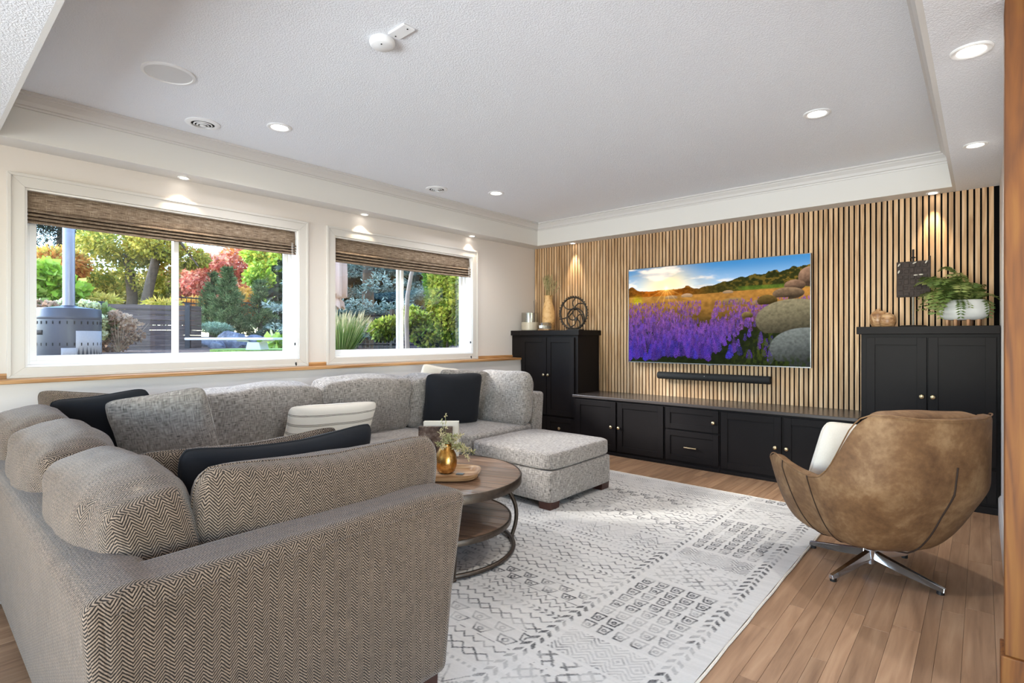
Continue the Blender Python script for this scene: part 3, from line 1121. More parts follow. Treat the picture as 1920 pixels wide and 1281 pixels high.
    # big boulders at the side
    for (bx, by, rx, ry, c) in ((1.0, 0.80, 0.055, 0.09, (150, 120, 100)), (0.93, 0.73, 0.05, 0.05, (140, 112, 92)), (0.90, 0.66, 0.075, 0.055, (132, 110, 88)), (0.80, 0.60, 0.05, 0.055, (104, 86, 48)), (0.93, 0.42, 0.19, 0.19, (126, 118, 96)), (0.70, 0.47, 0.03, 0.035, (128, 110, 70)), (0.98, 0.16, 0.17, 0.19, (108, 112, 110))):
        q = ((u - bx) / rx) ** 2 + ((v - by) / ry) ** 2
        mk = (1 - smooth01(0.93, 1.02, q)) * ((v > by - ry * 0.62) | (u > 0.9))
        sh = np.clip(0.5 + 0.55 * (v - by) / ry + 0.12 * (bx - u) / rx, 0.2, 1.15)[..., None]
        gn = vnoise((ny, nx), 90, 60, rng, 3)[..., None]
        put(mk, L3(*c) * sh * (0.65 + 0.7 * gn))
    m = smooth01(0.5, 0.62, gr) * (1 - smooth01(0.02, 0.14, v)) * smooth01(0.62, 0.7, u)
    put(0.8 * m, L3(42, 52, 22))
    # sun and its rays
    d = np.hypot((u - sx) * asp, v - sy)
    ang = np.arctan2(v - sy, (u - sx) * asp)
    rays = np.abs(np.cos(ang * 7)) ** 40 * np.exp(-d / 0.09) * (v < sy + 0.02)
    img = img + (np.exp(-(d / 0.022) ** 2) * 0.9 + 0.32 * np.exp(-(d / 0.07) ** 2) + 0.6 * rays)[..., None] * L3(255, 214, 120)
    return np.clip(img, 0, 1) ** 1.12


M['screen'] = vcol('television_picture', 0.2, emit=1.0)
tv = empty('television', (-2.092, 5.45, 0.972))
tw, th = 1.848, 1.046
MB().box(-tw / 2, tw / 2, 0.0, 0.032, 0, th).build('housing', M['black'], tv, bevel=0.002)
M['bezel'] = plain('grey_metal_bezel', (120, 120, 122), 0.3, metal=0.9)
MB().box(-tw / 2, tw / 2, -0.006, 0.0, 0, 0.010).box(-tw / 2, tw / 2, -0.006, 0.0, th - 0.006, th).box(-tw / 2, -tw / 2 + 0.006, -0.006, 0.0, 0.010, th - 0.006).box(tw / 2 - 0.006, tw / 2, -0.006, 0.0, 0.010, th - 0.006).build('bezel', M['bezel'], tv)
NXs, NYs = 480, 272
grid_obj('screen', tw - 0.012, th - 0.016, NXs, NYs, paint_screen(NXs, NYs) * 0.72, M['screen'], tv, 'xz', (0, -0.003, th / 2 + 0.002))
MB().box(-0.3, 0.3, 0.032, 0.085, 0.25, 0.75).build('wall_mount', M['black'], tv)
MB().box(-0.022, 0.022, -0.008, 0.0, -0.008, 0.0).build('logo_tab', M['bezel'], tv)
tag(tv, 'large flat television showing a purple flower meadow at sunset', 'television')

M['mesh'] = plain('black_speaker_cloth', (22, 22, 23), 0.75, bump=0.4, bscale=700)
sb = empty('soundbar', (-2.088, 5.46, 0.842))
MB().tube([(-0.575, 0, 0), (-0.572, 0, 0), (-0.56, 0, 0), (0.56, 0, 0), (0.572, 0, 0), (0.575, 0, 0)], [0.030, 0.036, 0.0385, 0.0385, 0.036, 0.030], 24).build('grille', M['mesh'], sb, True)
MB().box(-0.5, 0.5, 0.0, 0.076, -0.02, 0.02).build('bracket', M['black'], sb)
MB().lathe([(0.003, 0), (0.003, 0.001), (0.0005, 0.001)], 10).build('status_light', M['white'], sb, rot=(R(90), 0, 0), loc=(-0.05, -0.0375, 0.012))
tag(sb, 'long black soundbar mounted under the television', 'soundbar')

# ================================================================== RUG
RX0, RX1, RY0, RY1 = -3.50, -0.773, 0.75, 4.39


def paint_rug(nx, ny):
    rng = np.random.default_rng(11)
    w, h = RX1 - RX0, RY1 - RY0
    x = np.linspace(0, w, nx)[None, :].repeat(ny, 0)       # 0 .. w ; x = w is the edge by the armchair
    y = np.linspace(0, h, ny)[:, None].repeat(nx, 1)
    ink = np.zeros((ny, nx))

    def line(d, t):
        return 1 - smooth01(t * 0.6, t * 1.2, np.abs(d))
    tri = lambda a, p: np.abs(((a / p) % 1) - 0.5) * 2       # 0..1..0
    wob = 0.010 * (vnoise((ny, nx), 60, 80, rng, 2) - 0.5)
    xw, yw = x + wob, y + 0.8 * wob
    xb = w - 0.60                                            # border block starts here
    field = x < xb - 0.035
    # field rows, spaced along y
    rows = []
    yy = 0.10
    seq = ['zig', 'dash', 'dia', 'dash', 'leaf', 'zig2', 'tri', 'dash', 'dia', 'zig', 'motif', 'dia', 'zig', 'leaf', 'zig2', 'motif2', 'dash', 'dia', 'zig', 'leaf', 'dia']
    k = 0
    hgt = {'zig': 0.048, 'dash': 0.040, 'dia': 0.066, 'leaf': 0.050, 'zig2': 0.085, 'tri': 0.09, 'motif': 0.13, 'motif2': 0.12}
    while yy < h - 0.30:
        nm = seq[k % len(seq)]
        rows.append((nm, yy, hgt[nm]))
        yy += hgt[nm] + 0.018
        k += 1
    for nm, y0, hh in rows:
        a = (yw - y0) / hh
        inside = (a > -0.05) & (a < 1.05) & field
        if nm == 'zig':
            d = (a - 0.2 - 0.6 * tri(xw, 0.058)) * hh
            q = line(d, 0.0050)
        elif nm == 'zig2':
            q = np.maximum(line((a - 0.05 - 0.4 * tri(xw, 0.055)) * hh, 0.0050), line((a - 0.55 - 0.4 * tri(xw, 0.055)) * hh, 0.0045))
        elif nm == 'dia':
            q = np.maximum(line((a - 0.5 - 0.42 * tri(xw, 0.068)) * hh, 0.0050), line((a - 0.5 + 0.42 * tri(xw, 0.068)) * hh, 0.0050))
        elif nm == 'dash':
            p = ((xw + 0.25 * (yw - y0)) / 0.030) % 1
            q = ((p < 0.5) & (np.abs(a - 0.5) < 0.22)) * 0.75
        elif nm == 'leaf':
            p = ((xw + 0.9 * np.abs(yw - y0 - hh / 2)) / 0.036) % 1
            q = ((p < 0.42) & (np.abs(a - 0.5) < 0.42) & (np.abs(a - 0.5) > 0.06)) * 0.9
        elif nm == 'tri':
            t_ = tri(xw, 0.11)
            q = np.maximum(line((a - t_) * hh, 0.005), (a < t_ * 0.6) * (((xw * 80).astype(int) + (yw * 80).astype(int)) % 2) * 0.55)
        else:
            p = 0.14 if nm == 'motif' else 0.115
            row = np.floor(a * 2)
            px = ((xw + row * p / 2) / p) % 1 - 0.5
            pa = (a * 2) % 1
            wd = 0.13 + 0.22 * pa
            q = np.maximum(line((np.abs(px) - wd) * p, 0.0048) * (pa > 0.08) * (pa < 0.92), line((pa - 0.88) * hh / 2, 0.0048) * (np.abs(px) < wd))
            q = np.maximum(q, line((pa - 0.15) * hh / 2, 0.0048) * (np.abs(px) < wd))
            q = np.maximum(q, line(np.hypot(px * p, (pa - 0.5) * hh / 2) - 0.011, 0.0048))
            q = q * (rng.random((1,))[0] * 0 + 1)
        ink = np.maximum(ink, q * inside)
    # upright leaf stripes on both sides of the border block and along the edge
    for xc in (xb, w - 0.10):
        a = np.abs(xw - xc)
        p = ((yw + 1.0 * a) / 0.055) % 1
        ink = np.maximum(ink, ((p < 0.45) & (a < 0.030) & (a > 0.004)) * 0.95)
    # border block: bands of trapezoids four abreast, speckle and diamonds
    inb = (x > xb + 0.055) & (x < w - 0.15)
    bw = w - 0.15 - (xb + 0.055)
    U = (xw - xb - 0.055) / bw
    per = 1.18
    Y = yw % per
    # trapezoids
    cell = bw / 5
    px = (U * 5) % 1 - 0.5
    rr = 0.078
    z = (Y < 0.62)
    pa = (Y / rr) % 1
    wd = 0.20 + 0.17 * pa
    q = np.maximum(line((np.abs(px) - wd) * cell, 0.0050) * (pa > 0.1) * (pa < 0.85), line((pa - 0.83) * rr, 0.0050) * (np.abs(px) < wd + 0.04))
    q = np.maximum(q, line((pa - 0.13) * rr, 0.0050) * (np.abs(px) < wd))
    q = np.maximum(q, line(np.hypot(px * cell, (pa - 0.46) * rr) - 0.009, 0.0048))
    ink = np.maximum(ink, q * z * inb)
    # dense woven diamonds
    z2 = (Y >= 0.66) & (Y < 0.95)
    dd = np.abs(tri(xw, 0.062) - tri(yw, 0.062))
    ink = np.maximum(ink, ((dd < 0.26) * 0.8 * (vnoise((ny, nx), 80, 100, rng, 2) > 0.42)) * z2 * inb)
    # concentric lozenges
    z3 = (Y >= 0.97) & (Y < 1.15)
    md = np.abs(px) * cell + np.abs(((Y - 1.06)))
    ink = np.maximum(ink, (((md / 0.024) % 1) < 0.42) * 0.75 * z3 * inb)
    # far end band
    fe = (y > h - 0.26) & (y < h - 0.06) & (x < xb - 0.03)
    ink = np.maximum(ink, (((tri(xw, 0.09) * 0.06 + yw) / 0.030 % 1) < 0.4) * 0.6 * fe)
    # wear
    wr_ = vnoise((ny, nx), 26, 34, rng, 3)
    fine = rng.random((ny, nx))
    ink = ink * (0.34 + 0.66 * smooth01(0.36, 0.64, wr_)) * (0.62 + 0.5 * fine)
    st = vnoise((ny, nx), 6, 300, rng, 2)
    base = L3(214, 210, 205)[None, None] * (0.90 + 0.14 * st[..., None] + 0.05 * (fine[..., None] - 0.5))
    col = base * (1 - ink[..., None]) + L3(66, 66, 70) * ink[..., None]
    return np.clip(col, 0, 1), ink


NXr, NYr = 545, 728
rgb, inkr = paint_rug(NXr, NYr)
M['rug'] = vcol('woven_rug_pile', 0.95, spec=0.1, bump=0.5)
rug = empty('area_rug', ((RX0 + RX1) / 2, (RY0 + RY1) / 2, 0))
zo = 0.0085 + 0.0012 * inkr
grid_obj('pile', RX1 - RX0 - 0.012, RY1 - RY0 - 0.012, NXr, NYr, rgb, M['rug'], rug, 'xy', (0, 0, 0.001), zo)
M['rugedge'] = plain('rug_binding', (222, 214, 200), 0.95, var=0.1, bscale=80)
hw, hh = (RX1 - RX0) / 2, (RY1 - RY0) / 2
pp = []
for (a, b) in (((-hw, -hh), (hw, -hh)), ((hw, -hh), (hw, hh)), ((hw, hh), (-hw, hh)), ((-hw, hh), (-hw, -hh))):
    for i in range(30):
        s = i / 30
        wv = 0.0018 * math.sin(i * 1.9 + a[0] * 5)
        pp.append((a[0] + (b[0] - a[0]) * s + (wv if a[0] == b[0] else 0), a[1] + (b[1] - a[1]) * s + (wv if a[1] == b[1] else 0), 0.006))
MB().tube(pp, 0.0058, 6, closed=True).build('binding', M['rugedge'], rug, True)
tag(rug, 'ivory rug with charcoal zigzag and diamond rows under the coffee table', 'rug')

# ================================================================== SECTIONAL SOFA
M['fab'] = fabric('herringbone_chenille', (24, 18, 14), (138, 119, 103), contrast=1.35, lint=0.38)
M['fab_lit'] = fabric('lit_slub_chenille', (84, 77, 72), (184, 175, 167), zig=0.03, per=0.0066, slub=0.80, contrast=0.6)  # same chenille as above, paler copy with its brighter lighting in the colour
M['leg'] = plain('dark_mahogany_leg', (58, 28, 20), 0.35)
sofa = empty('sectional_sofa', (-3.2, 1.2, 0))
SO = Vector((-3.2, 1.2, 0))


def sp(name, c, h, mat, **kw):
    return soft(name, Vector(c) - SO, h, mat, sofa, **kw)


BX, BY = -4.22, 0.25                       # outer back faces
SZ = 0.45                                  # seat height
# plinth bodies
sp('base', ((BX - 3.17) / 2, (BY + 4.08) / 2 + 0.0, 0.185), ((-3.17 - BX) / 2, (4.08 - BY) / 2, 0.115), M['fab_lit'], n=16, k=12)
sp('base', ((-3.2 - 1.41) / 2, (BY + 0.08 + 1.29) / 2, 0.185), ((3.2 - 1.41) / 2, (1.29 - BY - 0.08) / 2 - 0.004, 0.113), M['fab'], n=16, k=12)


def slab(name, pts, axis, a, b, mat, bev=0.03):
    """extruded side profile with rounded edges; coordinates in the room"""
    mb = MB().prism(pts, axis, a, b)
    mb.v = [tuple(Vector(p) - SO) for p in mb.v]
    o = mb.build(name, mat, sofa, True, bev, 4, fixn=True)
    return o


# back frames lean outwards a little at the top
slab('back_frame', [(BY + 0.045, 0.075), (BY + 0.20, 0.075), (BY + 0.17, 0.69), (BY + 0.10, 0.705), (BY, 0.685)], 'x', -4.20, -1.405, M['fab'])
slab('back_frame', [(BX + 0.04, 0.075), (BX + 0.22, 0.075), (BX + 0.18, 0.70), (BX + 0.02, 0.70)], 'y', 0.30, 4.06, M['fab_lit'])
# arms with a raked front
slab('arm', [(BY + 0.06, 0.085), (1.265, 0.085), (1.295, 0.35), (1.36, 0.70), (1.22, 0.712), (BY + 0.02, 0.695)], 'x', -1.59, -1.398, M['fab'], 0.035)
slab('arm', [(-4.16, 0.075), (-3.205, 0.075), (-3.18, 0.35), (-3.155, 0.735), (-4.16, 0.735)], 'y', 3.93, 4.085, M['fab_lit'], 0.035)
MB().tube([(-1.3975 - SO.x, y_ - SO.y, z_) for y_, z_ in ((BY + 0.06, 0.655), (0.8, 0.664), (1.22, 0.672), (1.335, 0.668))], 0.0028, 6).build('arm_seam', M['fab'], sofa, True)
# seat cushions
for (y0, y1) in ((1.27, 2.15), (2.15, 3.04), (3.04, 3.93)):
    sp('seat_cushion', ((-4.0 - 3.14) / 2, (y0 + y1) / 2, 0.375), ((4.0 - 3.14) / 2, (y1 - y0) / 2 - 0.001, 0.08), M['fab_lit'], n=9, k=12, bulge=(0.01, 0, 0.12), wrinkle=0.004, seed=y0)
sp('seat_cushion', (-3.6, 0.83, 0.375), (0.43, 0.435, 0.08), M['fab_lit'], n=9, k=12, bulge=(0, 0, 0.1))
for (x0, x1) in ((-3.16, -2.38), (-2.38, -1.60)):
    sp('seat_cushion', ((x0 + x1) / 2, 0.83, 0.375), ((x1 - x0) / 2 - 0.001, 0.445, 0.08), M['fab'], n=9, k=12, bulge=(0, 0.01, 0.12), seed=x0)
# back cushions along the windows (local x across, y thickness, z up)
for (y0, y1, zt, sd_) in ((1.24, 2.13, 0.905, 1), (2.13, 2.98, 0.925, 2), (2.98, 3.90, 0.90, 3)):
    sp('back_cushion', (-3.90, (y0 + y1) / 2, (zt + 0.44) / 2), ((y1 - y0) / 2 + 0.004, 0.115, (zt - 0.44) / 2), M['fab_lit'], rot=(R(9), 0, R(90)), n=9.0, k=20, bulge=(0, 0.45, 0.02), wrinkle=0.012, wscale=5, seed=sd_, hump=0.010)
# back cushions of the return, slumped over the back frame
for (x0, x1, sd_, zt) in ((-2.46, -1.62, 5, 0.865), (-3.22, -2.44, 6, 0.885), (-3.95, -3.2, 8, 0.89)):
    sp('back_cushion', ((x0 + x1) / 2, 0.465, (zt + 0.42) / 2), ((x1 - x0) / 2 + 0.005, 0.125, (zt - 0.42) / 2), M['fab'], rot=(R(13), 0, 0), n=4.4, k=22, bulge=(0, 0.34, 0.04), wrinkle=0.012, wscale=6, seed=sd_)
# legs
for (x, y) in ((-1.47, 1.19), (-1.47, 0.36), (-3.26, 4.0), (-4.1, 4.0), (-4.1, 0.4)):
    MB().prism([(-0.045, 0), (0.045, 0), (0.05, 0.085), (-0.05, 0.085)], 'y', -0.045, 0.045).build('leg', M['leg'], sofa, bevel=0.004, loc=(x - SO.x, y - SO.y, 0.0))
tag(sofa, 'large grey herringbone corner sofa with loose back cushions', 'sofa')

# ottoman
ot = empty('ottoman', (-2.72, 3.47, 0))
soft('body', (0, 0, 0.175), (0.415, 0.415, 0.115), M['fab_lit'], ot, n=22, k=12)
soft('cushion', (0, 0, 0.355), (0.418, 0.418, 0.065), M['fab_lit'], ot, n=10, k=16, bulge=(0, 0, 0.18), wrinkle=0.003)
for sx in (-1, 1):
    for sy in (-1, 1):
        MB().prism([(-0.05, 0), (0.05, 0), (0.056, 0.062), (-0.056, 0.062)], 'y', -0.055, 0.055).build('leg', M['leg'], ot, bevel=0.003, loc=(0.345 * sx, 0.345 * sy, 0.010))
tag(ot, 'square grey upholstered ottoman standing on the rug', 'ottoman')

# ---- loose cushions
M['velvet'] = plain('black_velvet', (24, 25, 30), 0.8, spec=0.25, bump=0.5, bscale=14)
M['velvet'].node_tree.nodes['Principled BSDF'].inputs['Sheen Weight'].default_value = 0.06
M['linen'] = plain('cream_linen', (226, 218, 206), 0.95, spec=0.1, bump=0.3, bscale=260, var=0.05)
t = NT('striped_linen')
tcs = t.n('ShaderNodeSeparateXYZ', inp={0: t.coord('Object')})
zz = tcs.outputs[2]
gsum = None
for zc in (-0.105, -0.098, -0.040, -0.033, -0.026, 0.028, 0.035, 0.042, 0.100, 0.107):
    d = t.math('LESS_THAN', t.math('ABSOLUTE', t.math('SUBTRACT', zz, zc)), 0.0017)
    gsum = d if gsum is None else t.math('ADD', gsum, d, clamp=True)
t.set(color=t.mix(gsum, lin(224, 216, 205), lin(96, 88, 78)), rough=0.95, spec=0.1)
t.bump(t.noise(t.coord('Object'), 240.0, 2), 0.3, 0.003)
M['stripe'] = t.m


def pillow(label, c, w, h, th, mat, rot, cat='cushion', group='throw cushions on the sofa', seed=0, wr=0.010, name='throw_cushion', k=20, piping=None, slump=0.0, e=0.42, cave=0.055, rn=8.0):
    o_ = empty(name, c)
    m, rim_ = pillow_mesh('cover', w, h, th, k, seed, wr, cave, slump, 2.4, e, rn)
    m.materials.append(mat)
    o = bpy.data.objects.new('cover', m)
    link(o, o_)
    o.rotation_euler = rot
    MB().tube(rim_, 0.0035, 6, closed=True).build('seam', piping or mat, o_, True, rot=rot)
    tag(o_, label, cat, group)
    return o_


# against the arm of the return (faces the windows): rz 90 makes width run along y
pillow('herringbone cushion leaning inside the sofa arm beside the coffee table', (-1.675, 0.97, 0.665), 0.88, 0.47, 0.25, M['fab'], (R(8), R(1), R(88)), seed=1, e=0.34, cave=0.04, slump=0.03, rn=5.5, wr=0.010)
pillow('black velvet cushion tucked behind the herringbone arm cushion', (-1.93, 0.93, 0.690), 0.70, 0.46, 0.13, M['velvet'], (R(14), R(-1), R(86)), seed=2, slump=0.03)
pillow('herringbone cushion behind the black cushion on the return seat', (-2.05, 0.84, 0.675), 0.70, 0.46, 0.12, M['fab'], (R(15), R(-1), R(84)), seed=3, slump=0.02)
# corner group
pillow('grey cushion lying back in the sofa corner under the window', (-4.0, 0.80, 0.715), 0.66, 0.44, 0.14, M['fab'], (R(14), R(3), R(48)), seed=4)
pillow('black velvet cushion propped in the sofa corner', (-3.72, 0.80, 0.70), 0.54, 0.50, 0.14, M['velvet'], (R(16), R(-8), R(46)), seed=5)
pillow('grey herringbone cushion in front of the black corner cushion', (-3.43, 0.99, 0.70), 0.52, 0.52, 0.17, M['fab_lit'], (R(14), R(-9), R(52)), seed=6)
pillow('cream striped lumbar cushion against the window-side back cushions', (-3.60, 2.10, 0.615), 0.72, 0.33, 0.15, M['stripe'], (R(20), R(2), R(90)), seed=7, wr=0.004)
pillow('black velvet cushion by the spruce window end of the sofa', (-3.62, 3.32, 0.69), 0.54, 0.50, 0.17, M['velvet'], (R(14), 0, R(66)), seed=8)
pillow('grey cushion peeking out behind the black window-end cushion', (-3.72, 3.52, 0.695), 0.50, 0.52, 0.13, M['fab_lit'], (R(12), R(4), R(70)), seed=9)
pillow('pale cushion standing highest behind the window-end cushions', (-3.98, 3.44, 0.72), 0.46, 0.52, 0.12, M['linen'], (R(8), R(10), R(84)), seed=10)
pillow('plump grey cushion leaning on the sofa arm by the ottoman', (-3.44, 3.80, 0.680), 0.64, 0.52, 0.26, M['fab_lit'], (R(-8), 0, R(4)), seed=11, e=0.32, cave=0.02, rn=6, wr=0.010)

# ================================================================== COFFEE TABLE
M['tabwood'] = wood('brown_table_wood', (88, 64, 48), (122, 94, 74), (146, 116, 94), axis=0, rough=0.28, tint=0.10, bump=0.1, coat=0.4)
M['tabmetal'] = plain('dark_bronze_metal', (88, 78, 70), 0.38, metal=0.9, var=0.15)
tb = empty('coffee_table', (-2.43, 2.09, 0))


def round_top(name, r, z, th, planks, parent):
    for k in range(planks):
        y0, y1 = -r + 2 * r * k / planks + 0.0012, -r + 2 * r * (k + 1) / planks - 0.0012
        poly = []
        N = 14
        for i in range(N + 1):
            y = y0 + (y1 - y0) * i / N
            poly.append((math.sqrt(max(0, r * r - y * y)), y))
        for i in range(N, -1, -1):
            y = y0 + (y1 - y0) * i / N
            poly.append((-math.sqrt(max(0, r * r - y * y)), y))
        MB().prism(poly, 'z', z - th, z).build('plank', M['tabwood'], parent, bevel=0.0015, seg=1, fixn=True)


tp = empty('table_top', (0, 0, 0), R(20), tb)
round_top('t', 0.500, 0.45, 0.020, 9, tp)
MB().lathe([(0.501, -0.045), (0.509, -0.045), (0.510, -0.002), (0.506, 0.003), (0.500, 0.003), (0.500, -0.02)], 72, (0, 0, 0.45), False, False).build('rim_band', M['tabmetal'], tp, True)
MB().lathe([(0.500, -0.043), (0.001, -0.043)], 48, (0, 0, 0.45), False).build('underside', M['tabwood'], tp)
ts = empty('shelf', (0, 0, 0), R(20), tb)
round_top('t', 0.440, 0.20, 0.018, 8, ts)
MB().lathe([(0.441, -0.026), (0.449, -0.026), (0.450, 0.0), (0.447, 0.004), (0.440, 0.004), (0.440, -0.018)], 72, (0, 0, 0.20), False, False).build('rim_band', M['tabmetal'], ts, True)
MB().torus((0, 0, 0.030), 0.462, 0.0125, 72, 10).build('floor_ring', M['tabmetal'], tb, True)
for k in range(4):
    a = R(-30 + 90 * k)
    pts = []
    for i in range(15):
        s = i / 14
        rr = 0.470 + (0.395 - 0.470) * math.sin(math.pi * s) ** 1.0 * -0.25 + 0.0
        rr = 0.470 - 0.0 * s + (-0.10) * (s ** 2) + 0.055 * math.sin(math.pi * s)
        pts.append((rr * math.cos(a), rr * math.sin(a), 0.012 + (0.405 - 0.012) * s))
    lg = MB().tube(pts, 0.0125, 10).build('leg', M['tabmetal'], tb, True)
    MB().lathe([(0.012, 0), (0.020, 0.004), (0.021, 0.014), (0.012, 0.022)], 14, (pts[0][0], pts[0][1], 0.011)).build('foot', M['tabmetal'], lg, True)
tag(tb, 'round two-tier coffee table with planked brown tops and bronze legs', 'coffee table')

TZ = 0.4535
# tray
M['traywood'] = wood('honey_tray_wood', (150, 108, 72), (186, 146, 106), (206, 172, 134), axis=0, rough=0.4, tint=0.04)
vs, fs = [], []
K = 48
lev = [(0.90, 0.0), (0.97, 0.006), (1.03, 0.030), (1.06, 0.036), (1.02, 0.034), (0.92, 0.012), (0.80, 0.010)]


def troct(a):
    ca, sa = math.cos(a), math.sin(a)
    L = (abs(ca) ** 3.4 + abs(sa) ** 3.4) ** (1 / 3.4)
    return ca / L * 0.185, sa / L * 0.135


for (s, z) in lev:
    for k in range(K):
        x, y = troct(2 * math.pi * k / K)
        vs.append((x * s, y * s, z))
for i in range(len(lev) - 1):
    for k in range(K):
        fs.append((i * K + k, i * K + (k + 1) % K, (i + 1) * K + (k + 1) % K, (i + 1) * K + k))
fs.append(tuple(range(K - 1, -1, -1)))
fs.append(tuple((len(lev) - 1) * K + k for k in range(K)))
tr = MB().add(vs, fs).build('serving_tray', M['traywood'], None, True, loc=(-2.315, 2.075, TZ), rot=(0, 0, R(41)))
tag(tr, 'honey wood tray with raised rim under the gold vase', 'tray')

# gold vase with dried stems
t = NT('aged_gold')
nz = t.noise(t.coord('Object', (1, 1, 0.7)), 16.0, 6, 0.65)
zz = t.n('ShaderNodeSeparateXYZ', inp={0: t.coord('Object')}).outputs[2]
band = t.math('MULTIPLY', t.math('GREATER_THAN', nz, 0.5), 1.0)
t.set(color=t.ramp(nz, [(0.3, lin(110, 70, 30)), (0.5, lin(186, 134, 66)), (0.68, lin(232, 196, 136))]), metal=1.0, rough=t.ramp(nz, [(0.35, (0.45,) * 3 + (1,)), (0.65, (0.2,) * 3 + (1,))]))
M['gold'] = t.m
gv = empty('flower_vase', (-2.345, 2.098, TZ + 0.011))
MB().lathe([(0.034, 0), (0.050, 0.012), (0.062, 0.045), (0.064, 0.070), (0.058, 0.105), (0.044, 0.135), (0.033, 0.155), (0.029, 0.168), (0.031, 0.172), (0.026, 0.170), (0.026, 0.150)], 40, (0, 0, 0), True, False).build('body', M['gold'], gv, True)
M['sprig'] = plain('dried_green_sprig', (160, 158, 110), 0.9, var=0.25, bscale=30)
M['bud'] = plain('dried_pale_bud', (196, 182, 142), 0.9, var=0.2, bscale=60)
rs = random.Random(4)
for k in range(16):
    a = rs.uniform(0, 2 * math.pi)
    lean = rs.uniform(0.02, 0.12)
    top = rs.uniform(0.20, 0.27)
    droop = rs.uniform(0.0, 0.05)
    if k < 2:
        a, lean, top, droop = R(150 + 30 * k), 0.02 + 0.02 * k, 0.345 - 0.035 * k, 0
    if 2 <= k < 7:
        a = R(rs.uniform(10, 70)) - 0.2
        lean, top, droop = rs.uniform(0.10, 0.17), rs.uniform(0.18, 0.22), rs.uniform(0.04, 0.12)
    pts = []
    for i in range(8):
        s = i / 7
        pts.append((lean * s ** 1.3 * math.cos(a), lean * s ** 1.3 * math.sin(a), 0.12 + (top - 0.12) * s - droop * s ** 3))
    mb = MB().tube(pts, 0.0013, 4)
    bd = MB()
    for q in range(36 if k >= 2 else 16):
        s = rs.uniform(0.35, 1.0) ** 0.8
        i = min(6, int(s * 7))
        p = Vector(pts[i]).lerp(Vector(pts[i + 1]), s * 7 - i)
        sp_ = 0.022 if k >= 2 else 0.010
        d = Vector((rs.gauss(0, 1), rs.gauss(0, 1), rs.gauss(0.3, 1))).normalized()
        e_ = p + d * sp_ * rs.uniform(0.4, 1)
        rr = rs.uniform(0.0022, 0.0042)
        n_ = d.orthogonal().normalized() * rr
        m_ = d.cross(n_)
        tip = e_ + d * rr * 2.2
        bd.add([e_ - n_, e_ - m_, e_ + n_, e_ + m_, tip, p], [(0, 1, 4), (1, 2, 4), (2, 3, 4), (3, 0, 4), (1, 0, 5), (2, 1, 5), (3, 2, 5), (0, 3, 5)])
    st = mb.build('stem', M['sprig'], gv)
    bd.build('buds', M['sprig'] if k % 3 else M['bud'], st)
tag(gv, 'gold metal vase holding dried green sprigs on the tray', 'vase')

# small card and books
cb = MB().box(-0.022, 0.022, -0.016, 0.016, 0, 0.004).build('coaster', plain('slate_coaster', (90, 100, 104), 0.3), None, bevel=0.001, loc=(-2.255, 2.125, TZ + 0.0125), rot=(0, 0, R(30)))
tag(cb, 'small dark slate square lying beside the gold vase', 'coaster')
M['page'] = plain('book_pages', (214, 206, 192), 0.9, var=0.08, bscale=300)
t = NT('dark_photo_cover')
nz = t.noise(t.coord('Object', (1, 1, 1)), 22.0, 5, 0.7)
t.set(color=t.ramp(nz, [(0.35, lin(30, 24, 22)), (0.5, lin(88, 68, 56)), (0.64, lin(120, 104, 92)), (0.72, lin(200, 196, 190))]), rough=0.35)
M['cover'] = t.m
M['cream'] = plain('cream_cover', (206, 198, 184), 0.6)


def book(label, c, w, h, th, cover, rz):
    e = empty('upright_book', c, rz)
    MB().box(-w / 2, w / 2, -th / 2, -th / 2 + 0.003, 0, h).build('front_cover', cover, e, bevel=0.001)
    MB().box(-w / 2, w / 2, th / 2 - 0.003, th / 2, 0, h).build('back_cover', cover, e, bevel=0.001)
    MB().box(w / 2 - 0.003, w / 2, -th / 2, th / 2, 0, h).build('spine', cover, e, bevel=0.001)
    MB().box(-w / 2 + 0.004, w / 2 - 0.003, -th / 2 + 0.003, th / 2 - 0.003, 0.003, h - 0.004).build('pages', M['page'], e)
    tag(e, label, 'book', 'books standing on the coffee table')


book('upright book with a dark photographic cover behind the gold vase', (-2.735, 2.355, TZ), 0.225, 0.205, 0.030, M['cover'], R(41))
book('cream upright book standing behind the dark-covered book', (-2.735, 2.405, TZ), 0.235, 0.235, 0.034, M['cream'], R(41))

# ================================================================== ARMCHAIR
t = NT('brown_nubuck_leather')
v = t.coord('Object')
n1 = t.noise(v, 5.0, 5, 0.62, 0.5)
n2 = t.noise(v, 40.0, 4, 0.6)
f = t.math('ADD', t.math('MULTIPLY', n1, 0.75), t.math('MULTIPLY', n2, 0.25))
t.set(color=t.ramp(f, [(0.32, lin(86, 59, 37)), (0.5, lin(118, 87, 58)), (0.68, lin(152, 121, 88))]), rough=0.62, spec=0.3)
t.bump(t.noise(v, 300.0, 3), 0.12, 0.002)
M['leather'] = t.m
M['stitch'] = plain('dark_seam', (44, 28, 18), 0.8)
M['chrome'] = plain('polished_aluminium', (216, 216, 218), 0.12, metal=1.0)

ch = empty('swivel_armchair', (-0.455, 3.465, 0), R(137))
LX, LY = 0.445, 0.425
AM = 142.0


